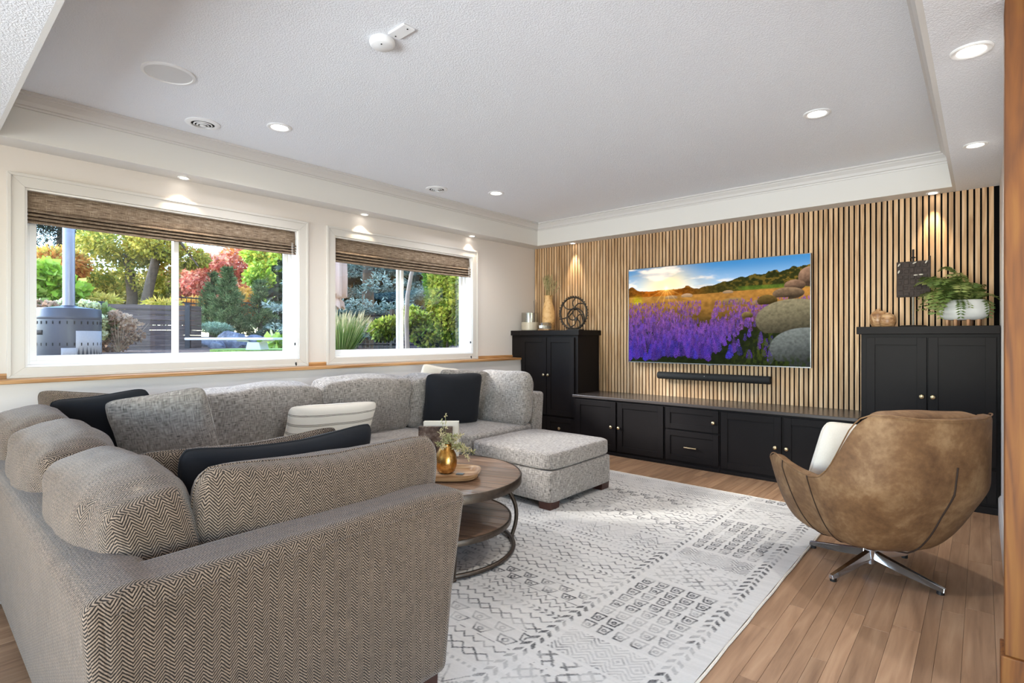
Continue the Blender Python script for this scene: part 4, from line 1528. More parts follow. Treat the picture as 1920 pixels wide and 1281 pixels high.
def rim(a):
    """height of the rim for angle a (degrees) from the middle of the back"""
    a = abs(a)
    ks = [(0, 0.878), (22, 0.880), (38, 0.892), (47, 0.888), (53, 0.862), (57, 0.800), (61, 0.690), (65, 0.600), (70, 0.552), (78, 0.534), (92, 0.545), (106, 0.566), (116, 0.582), (122, 0.576), (127, 0.556), (132, 0.520), (136, 0.475), (139, 0.425), (142, 0.36)]
    for (a0, z0), (a1, z1) in zip(ks, ks[1:]):
        if a <= a1:
            s = (a - a0) / (a1 - a0)
            return z0 + (z1 - z0) * s
    return ks[-1][1]


def shell_pt(a, t, inset=0.0):
    """t: 0 rim .. 1 bottom"""
    zr = rim(a)
    zb = 0.150
    ar = R(a)
    ca, sa = math.cos(ar), math.sin(ar)
    n = 2.7
    L = (abs(ca) ** n + abs(sa) ** n) ** (1 / n)
    px, py = -ca / L, sa / L
    zt = zr + (zb - zr) * t
    hfull = 0.88 - zb
    hh = (zt - zb) / hfull                      # 0 bottom .. 1 back top
    g = 0.28 + 0.72 * min(1.0, (hh / 0.52)) ** (0.42 - 0.28 * max(0.0, -ca)) if hh > 0 else 0.28
    lean = 0.10 * max(0, hh - 0.35) * max(0, ca)
    fwd = 1.0 - 0.24 * min(0.0, ca)
    x = px * (LX * g - inset) * fwd - lean
    y = py * (LY * g - inset) * (1 - 0.10 * max(0, hh - 0.55) / 0.45)
    return Vector((x, y, zt))


NA, NTt = 72, 22
vs, fs = [], []
for i in range(NA + 1):
    a = -AM + 2 * AM * i / NA
    for j in range(NTt + 1):
        vs.append(shell_pt(a, j / NTt))
for i in range(NA):
    for j in range(NTt):
        q = (i * (NTt + 1) + j, i * (NTt + 1) + j + 1, (i + 1) * (NTt + 1) + j + 1, (i + 1) * (NTt + 1) + j)
        fs.append(q)
# close the bottom and the front below the seat
cb_ = len(vs)
vs.append((0.02, 0, 0.147))
for i in range(NA):
    fs.append((i * (NTt + 1) + NTt, cb_, (i + 1) * (NTt + 1) + NTt))
sh = MB().add(vs, fs).build('shell', M['leather'], ch, True, fixn=True)
md = sh.modifiers.new('solid', 'SOLIDIFY')
md.thickness = 0.060
md.offset = -1
md.use_even_offset = False
md = sh.modifiers.new('sub', 'SUBSURF')
md.levels = 1
md.render_levels = 1
try:
    sh.data.set_sharp_from_angle(angle=R(180))
except Exception:
    pass
# front apron between the arm ends
ap = []
for i in range(13):
    yy = -0.30 + 0.60 * i / 12
    for j in range(5):
        s = j / 4
        zz_ = 0.385 + (0.19 - 0.385) * s
        ap.append((0.315 - 0.20 * s ** 1.3 + 0.03 * (1 - (yy / 0.3) ** 2), yy * (1 - 0.55 * s), zz_))
af = [(i * 5 + j, i * 5 + j + 1, (i + 1) * 5 + j + 1, (i + 1) * 5 + j) for i in range(12) for j in range(4)]
o = MB().add(ap, af).build('front_apron', M['leather'], ch, True)
md = o.modifiers.new('solid', 'SOLIDIFY')
md.thickness = 0.03
soft('seat_cushion', (0.015, 0, 0.395), (0.33, 0.295, 0.065), M['leather'], ch, n=5, bulge=(0, 0, 0.2), wrinkle=0.004)
soft('back_cushion', (-0.300, 0, 0.655), (0.070, 0.285, 0.225), M['leather'], ch, rot=(0, R(-13), 0), n=4.5, bulge=(0.2, 0, 0.02), wrinkle=0.008)
soft('head_cushion', (-0.345, 0, 0.845), (0.060, 0.285, 0.050), M['leather'], ch, rot=(0, R(-10), 0), n=3.4, bulge=(0.1, 0, 0.1), wrinkle=0.008)
for a in (-106, -80, -4, 80, 106):
    t0 = 0.0
    if abs(a) == 4:
        t0 = 0.30
    pts = []
    for j in range(25):
        tt = t0 + (1 - t0) * j / 24
        aa = a
        p = shell_pt(aa, tt, -0.0015)
        pts.append(p)
    MB().tube(pts, 0.0028 if abs(a) != 4 else 0.0042, 6).build('seam', M['stitch'], ch, True)
# piping along the rim
pts = [shell_pt(-AM + 2 * AM * i / 120, 0.0, 0.002) + Vector((0, 0, 0.001)) for i in range(121)]
MB().tube(pts, 0.0035, 6).build('piping', M['leather'], ch, True)
# base
MB().lathe([(0.032, 0.035), (0.032, 0.11), (0.024, 0.115), (0.024, 0.19)], 24).build('column', M['chrome'], ch, True)
for k in range(4):
    a = R(90 * k - 69)
    lg = MB()
    sec = [(0.028, 0.022, 0.062, 0.104), (0.16, 0.020, 0.036, 0.074), (0.30, 0.016, 0.018, 0.044), (0.345, 0.013, 0.014, 0.034)]
    vs, fs = [], []
    for (r_, hw_, z0, z1) in sec:
        vs += [(r_, -hw_, z0), (r_, hw_, z0), (r_, hw_ * 0.6, z1), (r_, -hw_ * 0.6, z1)]
    for i in range(3):
        for q in range(4):
            fs.append((i * 4 + q, i * 4 + (q + 1) % 4, (i + 1) * 4 + (q + 1) % 4, (i + 1) * 4 + q))
    fs += [(3, 2, 1, 0), (12, 13, 14, 15)]
    o = lg.add(vs, fs).build('leg', M['chrome'], ch, False, 0.002, fixn=True)
    o.rotation_euler = (0, 0, a)
    MB().lathe([(0.016, 0.0), (0.016, 0.018)], 12, (0.325, 0, 0)).build('glide', M['black'], o)
tag(ch, 'brown leather swivel armchair on a polished four-star base', 'armchair')
pillow('small cream linen cushion on the leather armchair', (-0.565, 3.50, 0.585), 0.40, 0.40, 0.15, M['linen'], (R(16), R(6), R(47)), group='loose chair cushion', seed=12, wr=0.006)

# ================================================================== DECOR ON THE TALL CABINETS
CZ = 1.3355
M['frost'] = plain('frosted_candle_glass', (196, 186, 168), 0.25, spec=0.6)
M['clear'] = thin_glass('clear_glass', (0.86, 0.86, 0.84), 0.16)
M['wax'] = plain('cream_wax', (228, 216, 194), 0.6)
e = empty('candle_holder', (-4.30, 5.26, CZ))
MB().lathe([(0.100, 0.0), (0.108, 0.006), (0.110, 0.105), (0.106, 0.108)], 40).build('ribbed_base', M['frost'], e, True)
for q in range(6):
    MB().torus((0, 0, 0.012 + q * 0.017), 0.1095, 0.0028, 40, 6).build('ridge', M['frost'], e, True)
MB().lathe([(0.110, 0.105), (0.108, 0.225), (0.1055, 0.225), (0.1065, 0.105)], 40, cap0=False, cap1=False).build('glass_wall', M['clear'], e, True)
MB().lathe([(0.030, 0.108), (0.030, 0.150), (0.024, 0.155), (0.002, 0.150)], 20).build('candle', M['wax'], e, True)
tag(e, 'round clear glass candle holder with a ribbed cream base', 'candle holder')
e = empty('reed_diffuser', (-4.36, 5.45, CZ))
MB().lathe([(0.028, 0), (0.030, 0.005), (0.030, 0.08), (0.014, 0.095), (0.014, 0.12)], 20).build('bottle', M['clear'], e, True)
for k in range(4):
    MB().tube([(0, 0, 0.02), (0.03 * math.cos(k * 1.7), 0.02 * math.sin(k * 1.7), 0.36 + 0.015 * k)], 0.0018, 5).build('reed', M['stitch'], e)
tag(e, 'thin reeds in a small bottle behind the glass candle holder', 'reed diffuser')

t = NT('mottled_terracotta_glaze')
nz = t.noise(t.coord('Object', (1, 1, 1)), 17.0, 6, 0.65)
t.set(color=t.ramp(nz, [(0.32, lin(112, 82, 48)), (0.42, lin(206, 160, 102)), (0.6, lin(222, 184, 130)), (0.75, lin(200, 142, 80))]), rough=0.55)
M['terra'] = t.m
e = empty('dried_grass_vase', (-4.085, 5.36, CZ))
MB().lathe([(0.066, 0), (0.076, 0.02), (0.080, 0.15), (0.077, 0.24), (0.062, 0.31), (0.050, 0.36), (0.048, 0.40), (0.053, 0.44), (0.047, 0.44), (0.042, 0.40)], 36, cap1=False).build('body', M['terra'], e, True)
M['straw'] = plain('dried_wheat', (186, 172, 128), 0.9, var=0.25, bscale=50)
M['straw2'] = plain('dried_green_wheat', (150, 146, 100), 0.9, var=0.25, bscale=50)
rs = random.Random(9)
for k in range(26):
    a = rs.uniform(0, 2 * math.pi)
    le = rs.uniform(0.01, 0.085)
    if k < 3:
        a, le = rs.uniform(-0.4, 0.4), 0.15
    top = rs.uniform(0.60, 0.70) if k >= 3 else rs.uniform(0.54, 0.6)
    p0, p1 = Vector((0.012 * math.cos(a), 0.012 * math.sin(a), 0.32)), Vector((le * math.cos(a), le * math.sin(a) * 0.7, top))
    mid = p0.lerp(p1, 0.55) + Vector((0, 0, 0.02))
    st = MB().tube([p0, mid, p1], 0.0012, 4).build('stem', M['straw2'], e)
    d = (p1 - mid).normalized()
    hd = MB()
    for q in range(22):
        s = q / 21
        b_ = p1 - d * 0.12 * (1 - s)
        sd2 = Vector((math.cos(q * 2.4), math.sin(q * 2.4), 0)) * 0.010
        tip = b_ + sd2 + d * 0.028
        n_ = sd2.cross(d).normalized() * 0.004
        m_ = b_ + sd2 * 0.7 + d * 0.01
        hd.add([b_, m_ + n_, tip, m_ - n_], [(0, 1, 2, 3)])
    hd.build('seed_head', M['straw'] if k % 3 else M['straw2'], st)
tag(e, 'tall mottled terracotta vase filled with dried wheat', 'vase')

e = empty('jar_candle', (-4.025, 5.215, CZ))
MB().lathe([(0.086, 0.0), (0.090, 0.004), (0.090, 0.014), (0.084, 0.018)], 32).build('coaster_base', M['traywood'], e, True)
MB().lathe([(0.074, 0.018), (0.080, 0.028), (0.081, 0.082), (0.072, 0.098), (0.070, 0.098), (0.078, 0.082), (0.077, 0.03)], 32, cap0=True, cap1=False).build('jar', M['clear'], e, True)
MB().lathe([(0.072, 0.02), (0.075, 0.030), (0.075, 0.058), (0.001, 0.058)], 32, cap0=False).build('wax', plain('grey_wax', (186, 176, 166), 0.7), e, True)
MB().box(-0.026, 0.026, -0.0835, -0.0815, 0.030, 0.062).build('label', M['white'], e)
tag(e, 'low glass jar candle with a white paper label', 'candle')

# wheel sculpture: two spoked rings in one another
M['bronze'] = plain('dark_cast_bronze', (62, 56, 50), 0.5, metal=0.6, var=0.3, bscale=60, bump=0.3)
e = empty('wheel_sculpture', (-3.695, 5.34, CZ))


def ringy(mb, c, Rr, r, n=48):
    pts = []
    for i in range(n):
        a = 2 * math.pi * i / n
        pts.append((c[0] + Rr * math.cos(a), c[1], c[2] + Rr * math.sin(a)))
    return mb.tube(pts, r, 8, closed=True)


mb = ringy(MB(), (0, 0, 0.207), 0.190, 0.011)
o1 = mb.build('large_ring', M['bronze'], e, True)
tt_ = MB()
for k in range(36):
    a = 2 * math.pi * k / 36
    c_ = Vector((0.199 * math.cos(a), 0, 0.207 + 0.199 * math.sin(a)))
    d_ = Vector((math.cos(a), 0, math.sin(a)))
    n_ = Vector((-math.sin(a), 0, math.cos(a)))
    vs = [c_ + n_ * s1 * 0.006 + Vector((0, s2 * 0.008, 0)) + d_ * (0.010 if q else 0) for q in (0, 1) for s1, s2 in ((-1, -1), (1, -1), (1, 1), (-1, 1))]
    tt_.add(vs, [(0, 1, 5, 4), (1, 2, 6, 5), (2, 3, 7, 6), (3, 0, 4, 7), (4, 5, 6, 7)])
tt_.build('teeth', M['bronze'], o1)['kind'] = 'stuff'
hub = (0.02, 0, 0.262)
for a0 in (35, 80, 145, 200, 320):
    a = R(a0)
    pts = []
    for i in range(8):
        s = i / 7
        ex, ez = 0.186 * math.cos(a), 0.207 + 0.186 * math.sin(a)
        bend = 0.035 * math.sin(math.pi * s)
        pts.append((hub[0] + (ex - hub[0]) * s - bend * math.sin(a), 0, hub[2] + (ez - hub[2]) * s + bend * math.cos(a)))
    MB().tube(pts, 0.0075, 8).build('spoke', M['bronze'], o1, True)
MB().lathe([(0.001, -0.012), (0.022, -0.012), (0.022, 0.012), (0.001, 0.012)], 16, cap0=False, cap1=False).build('hub', M['bronze'], o1, True, rot=(R(90), 0, 0), loc=hub)
o2 = ringy(MB(), (0.045, -0.02, 0.140), 0.122, 0.010).build('small_ring', M['bronze'], e, True)
h2 = (0.055, -0.02, 0.135)
for a0 in (20, 100, 165, 235, 300):
    a = R(a0)
    pts = []
    for i in range(8):
        s = i / 7
        ex, ez = 0.045 + 0.118 * math.cos(a), 0.140 + 0.118 * math.sin(a)
        bend = 0.028 * math.sin(math.pi * s)
        pts.append((h2[0] + (ex - h2[0]) * s - bend * math.sin(a), -0.02, h2[2] + (ez - h2[2]) * s + bend * math.cos(a)))
    MB().tube(pts, 0.0065, 8).build('spoke', M['bronze'], o2, True)
MB().lathe([(0.001, -0.012), (0.020, -0.012), (0.020, 0.012), (0.001, 0.012)], 16, cap0=False, cap1=False).build('hub', M['bronze'], o2, True, rot=(R(90), 0, 0), loc=h2)
MB().box(-0.07, 0.12, -0.05, 0.05, 0, 0.014).build('base', M['bronze'], e, bevel=0.004)
tag(e, 'dark metal wheel sculpture of two spoked rings', 'sculpture')

# wooden pumpkins
M['burl'] = wood('turned_mango_wood', (128, 88, 56), (172, 130, 90), (200, 164, 124), axis=0, rough=0.35, tint=0.05, scale=1.5)
for (x, y, r_, h_, lab) in ((-0.662, 5.46, 0.062, 0.138, 'taller turned wooden pot half hidden behind its twin'), (-0.580, 5.31, 0.058, 0.105, 'squat turned wooden pot standing in front of its twin')):
    e = empty('wooden_pot', (x, y, CZ))
    mb = MB()
    pr = [(0.55, 0), (0.75, 0.02), (0.96, 0.25), (1.0, 0.5), (0.94, 0.75), (0.72, 0.94), (0.5, 1.0), (0.42, 1.0), (0.36, 0.93)]
    mb.lathe([(a * r_, b * h_) for a, b in pr], 32, cap1=True).build('body', M['burl'], e, True)
    MB().lathe([(0.34 * r_, 0.90 * h_), (0.36 * r_, h_), (0.30 * r_, 1.10 * h_), (0.12 * r_, 1.13 * h_), (0.001, 1.13 * h_)], 20, cap0=False).build('stopper', M['burl'], e, True)
    tag(e, lab, 'wooden pot', 'turned wooden pots on the tall cabinet')

# plaque on a stand
M['plaque'] = plain('dark_carved_wood', (48, 36, 30), 0.7, var=0.35, bscale=40, bump=0.6)
M['bone'] = plain('pale_bone_inlay', (206, 200, 188), 0.4)
e = empty('plaque_sculpture', (-0.418, 5.36, CZ))
MB().lathe([(0.090, 0), (0.092, 0.006), (0.080, 0.012), (0.02, 0.014)], 32).build('base_disc', M['iron'], e, True)
MB().tube([(0, 0, 0.01), (0, 0, 0.24)], 0.0075, 10).build('rod', plain('grey_steel', (120, 116, 110), 0.4, metal=0.8), e, True)
MB().tube([(0, 0, 0.52), (0, 0, 0.62)], 0.0075, 10).torus((0, 0, 0.555), 0.012, 0.005, 14, 6).build('finial', M['iron'], e, True)
pq = MB().box(-0.108, 0.108, -0.012, 0.012, 0.240, 0.525).box(0.100, 0.112, -0.012, 0.012, 0.235, 0.56).build('plaque', M['plaque'], e, bevel=0.004)
rs = random.Random(2)
for r0 in range(6):
    for c0 in range(5):
        x0 = -0.098 + c0 * 0.040
        z0 = 0.252 + r0 * 0.045
        hgt = rs.uniform(0.022, 0.040)
        MB().box(x0, x0 + rs.uniform(0.020, 0.036), -0.012 - rs.uniform(0.003, 0.010), -0.011, z0, z0 + hgt).build('carved_block', M['plaque'], pq, bevel=0.002)
for (x0, z0, rz_) in ((0.018, 0.412, 0), (0.052, 0.414, 0), (-0.092, 0.445, 70), (-0.09, 0.50, 60), (0.010, 0.510, 30), (0.085, 0.512, 60)):
    MB().lathe([(0.001, -0.015), (0.005, -0.008), (0.006, 0.0), (0.005, 0.008), (0.001, 0.015)], 8, cap0=False, cap1=False).build('inlay', M['bone'], pq, True, loc=(x0, -0.022, z0), rot=(0, R(90 - rz_), 0))
tag(e, 'dark carved plaque with pale inlays on a slim stand', 'sculpture')

# planter with fern
M['ceramic'] = plain('white_speckled_glaze', (226, 226, 226), 0.25, var=0.03, bscale=30)
M['peg'] = wood('peg_wood', (140, 96, 66), (176, 128, 92), (196, 152, 114), axis=2, tint=0.15)
e = empty('fern_planter', (-0.108, 5.30, CZ))
prf = [(0.45, 0.045), (0.75, 0.050), (0.93, 0.075), (1.0, 0.115), (0.97, 0.155), (0.86, 0.190), (0.80, 0.197), (0.76, 0.190), (0.80, 0.16)]
MB().lathe([(a * 0.150, b) for a, b in prf], 48, sy=0.66, cap1=False).build('bowl', M['ceramic'], e, True)
MB().lathe([(0.122, 0.165), (0.001, 0.172)], 32, sy=0.66, cap0=False).build('soil', M['darkgap'], e)
for k in range(8):
    a = 2 * math.pi * k / 8 + 0.3
    MB().lathe([(0.011, 0), (0.012, 0.05)], 14, (0.098 * math.cos(a), 0.060 * math.sin(a), 0)).build('peg', M['peg'], e, True)
t = NT('fern_green')
oi = t.n('ShaderNodeObjectInfo')
nz = t.noise(t.coord('Object', rnd=True), 20.0, 2)
t.set(color=t.ramp(t.math('ADD', t.math('MULTIPLY', oi.outputs['Random'], 0.6), t.math('MULTIPLY', nz, 0.4)), [(0.15, lin(60, 84, 38)), (0.45, lin(108, 130, 62)), (0.7, lin(148, 160, 90)), (0.9, lin(200, 192, 132))]), rough=0.6)
tr_ = t.n('ShaderNodeBsdfTranslucent', inp={0: lin(110, 130, 60)})
mx = t.n('ShaderNodeMixShader', inp={0: 0.25, 1: t.bsdf.outputs[0], 2: tr_.outputs[0]})
t.t.links.new(mx.outputs[0], t.out.inputs[0])
M['fern'] = t.m


def frond_mesh(L, up, droop, seed):
    rs = random.Random(seed)
    mb = MB()
    pts = []
    N = 15
    for i in range(N + 1):
        s = i / N
        pts.append(Vector((L * s * (1 - 0.15 * s), 0, up * math.sin(s * 2.0) - droop * s ** 3)))
    for i in range(1, N + 1):
        s = i / N
        p = pts[i]
        d = (pts[i] - pts[i - 1]).normalized()
        wl_ = 0.055 * math.sin(math.pi * min(1, 0.18 + 0.82 * (1 - s))) ** 0.8 * (0.9 + 0.2 * rs.random()) + 0.006
        for sg in (-1, 1):
            sd_ = Vector((0.35, sg, 0.1 * rs.uniform(-1, 1) - 0.15)).normalized()
            tip = p + sd_ * wl_
            c1 = p + sd_ * wl_ * 0.45 + d * 0.008
            c2 = p + sd_ * wl_ * 0.45 - d * 0.008
            mb.add([p, c2, tip, c1], [(0, 1, 2, 3)])
    mb.tube(pts, 0.0012, 3)
    m = mb.mesh('frond')
    m.materials.append(M['fern'])
    return m


fm = [frond_mesh(0.23, 0.11, 0.06, 1), frond_mesh(0.20, 0.15, 0.02, 2), frond_mesh(0.25, 0.08, 0.12, 3), frond_mesh(0.17, 0.17, 0.0, 4)]
rs = random.Random(21)
for k in range(80):
    o = bpy.data.objects.new('frond', fm[k % 4])
    link(o, e)
    a = rs.uniform(0, 2 * math.pi)
    o.location = (0.075 * rs.uniform(-1, 1), 0.035 * rs.uniform(-1, 1), 0.172)
    sc = rs.uniform(0.8, 1.2)
    if math.cos(a) > 0.25:
        sc *= 0.66
    elif math.cos(a) < -0.3:
        sc *= 1.2
    if math.sin(a) > 0.4:
        sc *= 0.75
    o.scale = (sc, sc, sc * rs.uniform(0.9, 1.15))
    o.rotation_euler = (rs.uniform(-0.2, 0.2), rs.uniform(-0.25, 0.15), a)
for (px_, py_, a) in ((-0.02, -0.06, -1.5), (0.10, -0.05, -1.2), (-0.09, -0.05, -1.9)):
    o = bpy.data.objects.new('frond', fm[2])
    link(o, e)
    o.location = (px_, py_, 0.178)
    o.rotation_euler = (0, 0.5, a)
    o.scale = (0.75, 0.6, 0.9)
tag(e, 'white ceramic planter on wooden pegs overflowing with a fern', 'potted plant')

# ================================================================== GARDEN
YA = R(41.19)
FW = Vector((-math.sin(YA), math.cos(YA), 0))
RT = Vector((math.cos(YA), math.sin(YA), 0))


def at(px, d, z=None, py=None):
    """garden point on the bearing px at distance d"""
    p = FW * d + RT * ((px - 960) / 1008 * d)
    p.z = z if z is not None else 1.25 + (633 - py) / 1008 * d
    return p


GZ = 1.06


def ground_z(x, y):
    d = Vector((x, y, 0)).dot(FW)
    lat = Vector((x, y, 0)).dot(RT) / max(d, 0.1)
    rise = np.clip((d - 8.2) / 4.0, 0, 1)
    rise = rise * rise * (3 - 2 * rise)
    return GZ + 0.32 * rise * float(np.clip((-0.42 - lat) / 0.25, 0.15, 1.0)) + 0.01 * mnoise.noise(Vector((x * 1.3, y * 1.3, 0)))


t = NT('bark_mulch_and_soil')
v = t.coord('Object')
nz = t.noise(v, 16.0, 6, 0.7)
t.set(color=t.ramp(nz, [(0.35, lin(62, 44, 36)), (0.52, lin(118, 88, 72)), (0.68, lin(164, 136, 116))]), rough=0.95)
t.bump(nz, 0.8, 0.05)
M['mulch'] = t.m
t = NT('mown_lawn')
nz = t.noise(t.coord('Object'), 30.0, 5, 0.7)
t.set(color=t.ramp(nz, [(0.35, lin(84, 116, 40)), (0.65, lin(150, 178, 84))]), rough=0.95)
M['lawn'] = t.m
t = NT('white_gravel')
nz = t.n('ShaderNodeTexVoronoi', inp={0: t.coord('Object'), 'Scale': 34.0})
t.set(color=t.ramp(nz.outputs['Distance'], [(0.1, lin(232, 228, 224)), (0.7, lin(150, 142, 138))]), rough=0.9)
t.bump(nz.outputs['Distance'], 0.6, 0.03)
M['gravel'] = t.m

vs, fs = [], []
NG = 70
for i in range(NG + 1):
    for j in range(NG + 1):
        x = -4.66 - 24 * (i / NG) ** 1.6
        y = -10 + 36 * j / NG
        vs.append((x, y, ground_z(x, y)))
for i in range(NG):
    for j in range(NG):
        fs.append((i * (NG + 1) + j, i * (NG + 1) + j + 1, (i + 1) * (NG + 1) + j + 1, (i + 1) * (NG + 1) + j))
g = MB().add(vs, fs).build('garden_bed', M['mulch'], None, True, fixn=True)
tag(g, 'brown bark mulch bed of the garden outside the windows', 'ground', kind='structure')
gs = MB().box(-5.35, -4.655, -9, 14, GZ - 0.03, GZ + 0.018).build('gravel_strip', M['gravel'])
tag(gs, 'white gravel strip along the house below the windows', 'gravel', kind='structure')
c_ = at(492, 7.4, GZ)
vs = [(c_.x + 0.75 * math.cos(a), c_.y + 0.62 * math.sin(a), GZ + 0.024) for a in [2 * math.pi * k / 24 for k in range(24)]]
lw = MB().prism([(p[0], p[1]) for p in vs], 'z', GZ - 0.02, GZ + 0.03).build('lawn', M['lawn'])
tag(lw, 'patch of short green lawn beside the white bench', 'lawn', kind='structure')
far = MB().add([(-28, -60, 1.3), (-200, -200, 1.0), (-200, 260, 1.0), (-28, 120, 1.3)], [(0, 1, 2, 3)]).build('far_ground', M['lawn'])
tag(far, 'distant grass beyond the garden trees', 'ground', kind='structure')

M['leafv'] = vcol('sunlit_leaves', 0.6, translucent=0.4, spec=0.25)
M['bark'] = plain('rough_grey_bark', (82, 68, 56), 0.95, var=0.3, bscale=14, bump=0.8)
M['reflection_tone'] = plain('pale_reflection_tone', (150, 136, 124), 0.8, var=0.12, bscale=10)


def leaf_mesh(name, P, D, size, wid, cols, mat):
    """P centres (n,3), D leaf directions (n,3), cols (n,3)"""
    n = len(P)
    rng = np.random.default_rng(len(P))
    D = D / np.linalg.norm(D, axis=1, keepdims=True)
    A = rng.normal(size=(n, 3))
    B = np.cross(D, A)
    B /= np.linalg.norm(B, axis=1, keepdims=True)
    size = np.broadcast_to(size, (n,))[:, None]
    wid = np.broadcast_to(wid, (n,))[:, None]
    co = np.empty((n, 4, 3), np.float32)
    co[:, 0] = P
    co[:, 1] = P + D * size * 0.5 + B * wid
    co[:, 2] = P + D * size
    co[:, 3] = P + D * size * 0.5 - B * wid
    m = bpy.data.meshes.new(name)
    m.vertices.add(n * 4)
    m.vertices.foreach_set('co', co.reshape(-1))
    m.loops.add(n * 4)
    m.loops.foreach_set('vertex_index', np.arange(n * 4, dtype=np.int32))
    m.polygons.add(n)
    m.polygons.foreach_set('loop_start', (np.arange(n) * 4).astype(np.int32))
    m.update()
    m.validate()
    at_ = m.color_attributes.new('Col', 'FLOAT_COLOR', 'POINT')
    c = np.ones((n, 4, 4), np.float32)
    c[:, :, :3] = cols[:, None, :]
    at_.data.foreach_set('color', c.reshape(-1))
    m.materials.append(mat)
    return m


def crown_obj(name, blobs, n, size, pal, parent, seed=0, wid=0.32, shell=0.5):
    """blobs: (cx,cy,cz,rx,ry,rz) relative to the parent"""
    rng = np.random.default_rng(seed)
    vol = np.array([b[3] * b[4] * b[5] for b in blobs]) ** 0.8
    k = rng.choice(len(blobs), n, p=vol / vol.sum())
    B = np.array(blobs)[k]
    d = rng.normal(size=(n, 3))
    d /= np.linalg.norm(d, axis=1, keepdims=True)
    r = rng.random(n) ** (1 / 3.0)
    r = shell * (0.75 + 0.25 * r) + (1 - shell) * r
    # clumps
    P = B[:, :3] + d * r[:, None] * B[:, 3:]
    P += 0.16 * B[:, 3:] * np.sin(P[:, [1, 2, 0]] * 9.0)
    D = d + rng.normal(size=(n, 3)) * 0.8 + np.array([0, 0, -0.35])
    pal = np.array([lin(*c)[:3] for c in pal])
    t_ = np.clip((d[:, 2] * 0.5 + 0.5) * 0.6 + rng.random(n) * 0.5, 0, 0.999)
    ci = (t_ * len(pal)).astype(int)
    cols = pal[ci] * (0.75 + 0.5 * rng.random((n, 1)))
    sz = size * (0.6 + 0.8 * rng.random(n))
    m = leaf_mesh(name, P, D, sz, sz * wid, cols, M['leafv'])
    o = bpy.data.objects.new(name, m)
    link(o, parent)
    return o


def limb(parent, pts, r0, r1, mat, name='trunk'):
    n = len(pts)
    return MB().tube(pts, [r0 + (r1 - r0) * i / (n - 1) for i in range(n)], 9).build(name, mat, parent, True)


def tree(name, base, label, cat, blobs, n, size, pal, trunks=(), group='trees and shrubs in the garden', seed=0, bark=None, wid=0.32, shell=0.5):
    e = empty(name, base)
    crown_obj('foliage', blobs, n, size, pal, e, seed, wid, shell)
    for pts, r0, r1 in trunks:
        limb(e, pts, r0, r1, bark or M['bark'])
    tag(e, label, cat, group)
    return e


GRN = [(46, 66, 24), (84, 110, 38), (122, 146, 52), (166, 178, 74)]
YEL = [(92, 96, 34), (138, 136, 48), (178, 168, 66), (214, 196, 96)]
ORG = [(128, 62, 30), (186, 98, 42), (214, 134, 58), (226, 170, 84)]
RED = [(168, 84, 66), (210, 118, 100), (226, 148, 124), (236, 180, 146)]
LIM = [(70, 104, 30), (116, 152, 44), (164, 194, 66), (198, 216, 104)]
DKG = [(18, 28, 20), (30, 44, 28), (44, 62, 38)]


def g0(px, d):
    p = at(px, d, 0)
    p.z = ground_z(p.x, p.y) - 0.03
    return p


def rel(base, px, d, py):
    return at(px, d, py=py) - base


def blob(base, px, d, py, rx, rz, ry=None):
    p = rel(base, px, d, py)
    return (p.x, p.y, p.z, rx, ry or rx, rz)


# window with the heater ------------------------------------------------
b = g0(110, 17)
tree('pine_tree', b, 'dark pine at the top corner behind the heater pole', 'tree', [blob(b, 80, 17, 445, 1.0, 0.45), blob(b, 150, 17, 430, 0.8, 0.5), blob(b, 110, 17, 400, 1.2, 0.6), blob(b, 190, 17.5, 450, 0.5, 0.3)], 5200, 0.16, [(20, 28, 22), (38, 46, 34), (62, 68, 48)], [([(0, 0, 0), (0.05, 0, 2.0), (0.0, 0.1, 4.5)], 0.16, 0.07)], seed=1, wid=0.10)
b = g0(95, 10.5)
tree('sumac_shrub', b, 'orange autumn sumac beside the heater pole', 'shrub', [blob(b, 90, 10.5, 498, 0.50, 0.28), blob(b, 128, 10.7, 505, 0.30, 0.30)], 4200, 0.13, ORG + [(206, 190, 90)], [([(0, 0, 0), (0, 0, 1.3)], 0.03, 0.015)], seed=2, wid=0.16)
b = g0(92, 8.6)
tree('viburnum_shrub', b, 'bright green broad-leaved shrub behind the heater', 'shrub', [blob(b, 84, 8.6, 532, 0.34, 0.30), blob(b, 118, 8.7, 548, 0.26, 0.20), blob(b, 70, 8.5, 560, 0.24, 0.2)], 2600, 0.13, LIM, [([(0, 0, 0), (0, 0, 0.7)], 0.03, 0.015)], seed=3, wid=0.42)
b = g0(243, 11.6)
tree('locust_tree', b, 'yellow-green locust tree with an upright dark trunk', 'tree', [blob(b, 180, 12, 500, 0.55, 0.75), blob(b, 235, 11.6, 455, 0.75, 0.45), blob(b, 200, 12, 545, 0.6, 0.35), blob(b, 150, 12.3, 540, 0.4, 0.5), blob(b, 270, 11.8, 520, 0.4, 0.5), blob(b, 175, 12.4, 445, 0.35, 0.3)], 13000, 0.075, YEL + [(150, 160, 70), (120, 132, 50)], [([(0.05, 0, 0), (0.0, 0.05, 0.8), (-0.1, 0, 1.6), (-0.05, 0.05, 3.2)], 0.12, 0.07)], seed=4)
b = g0(268, 10.8)
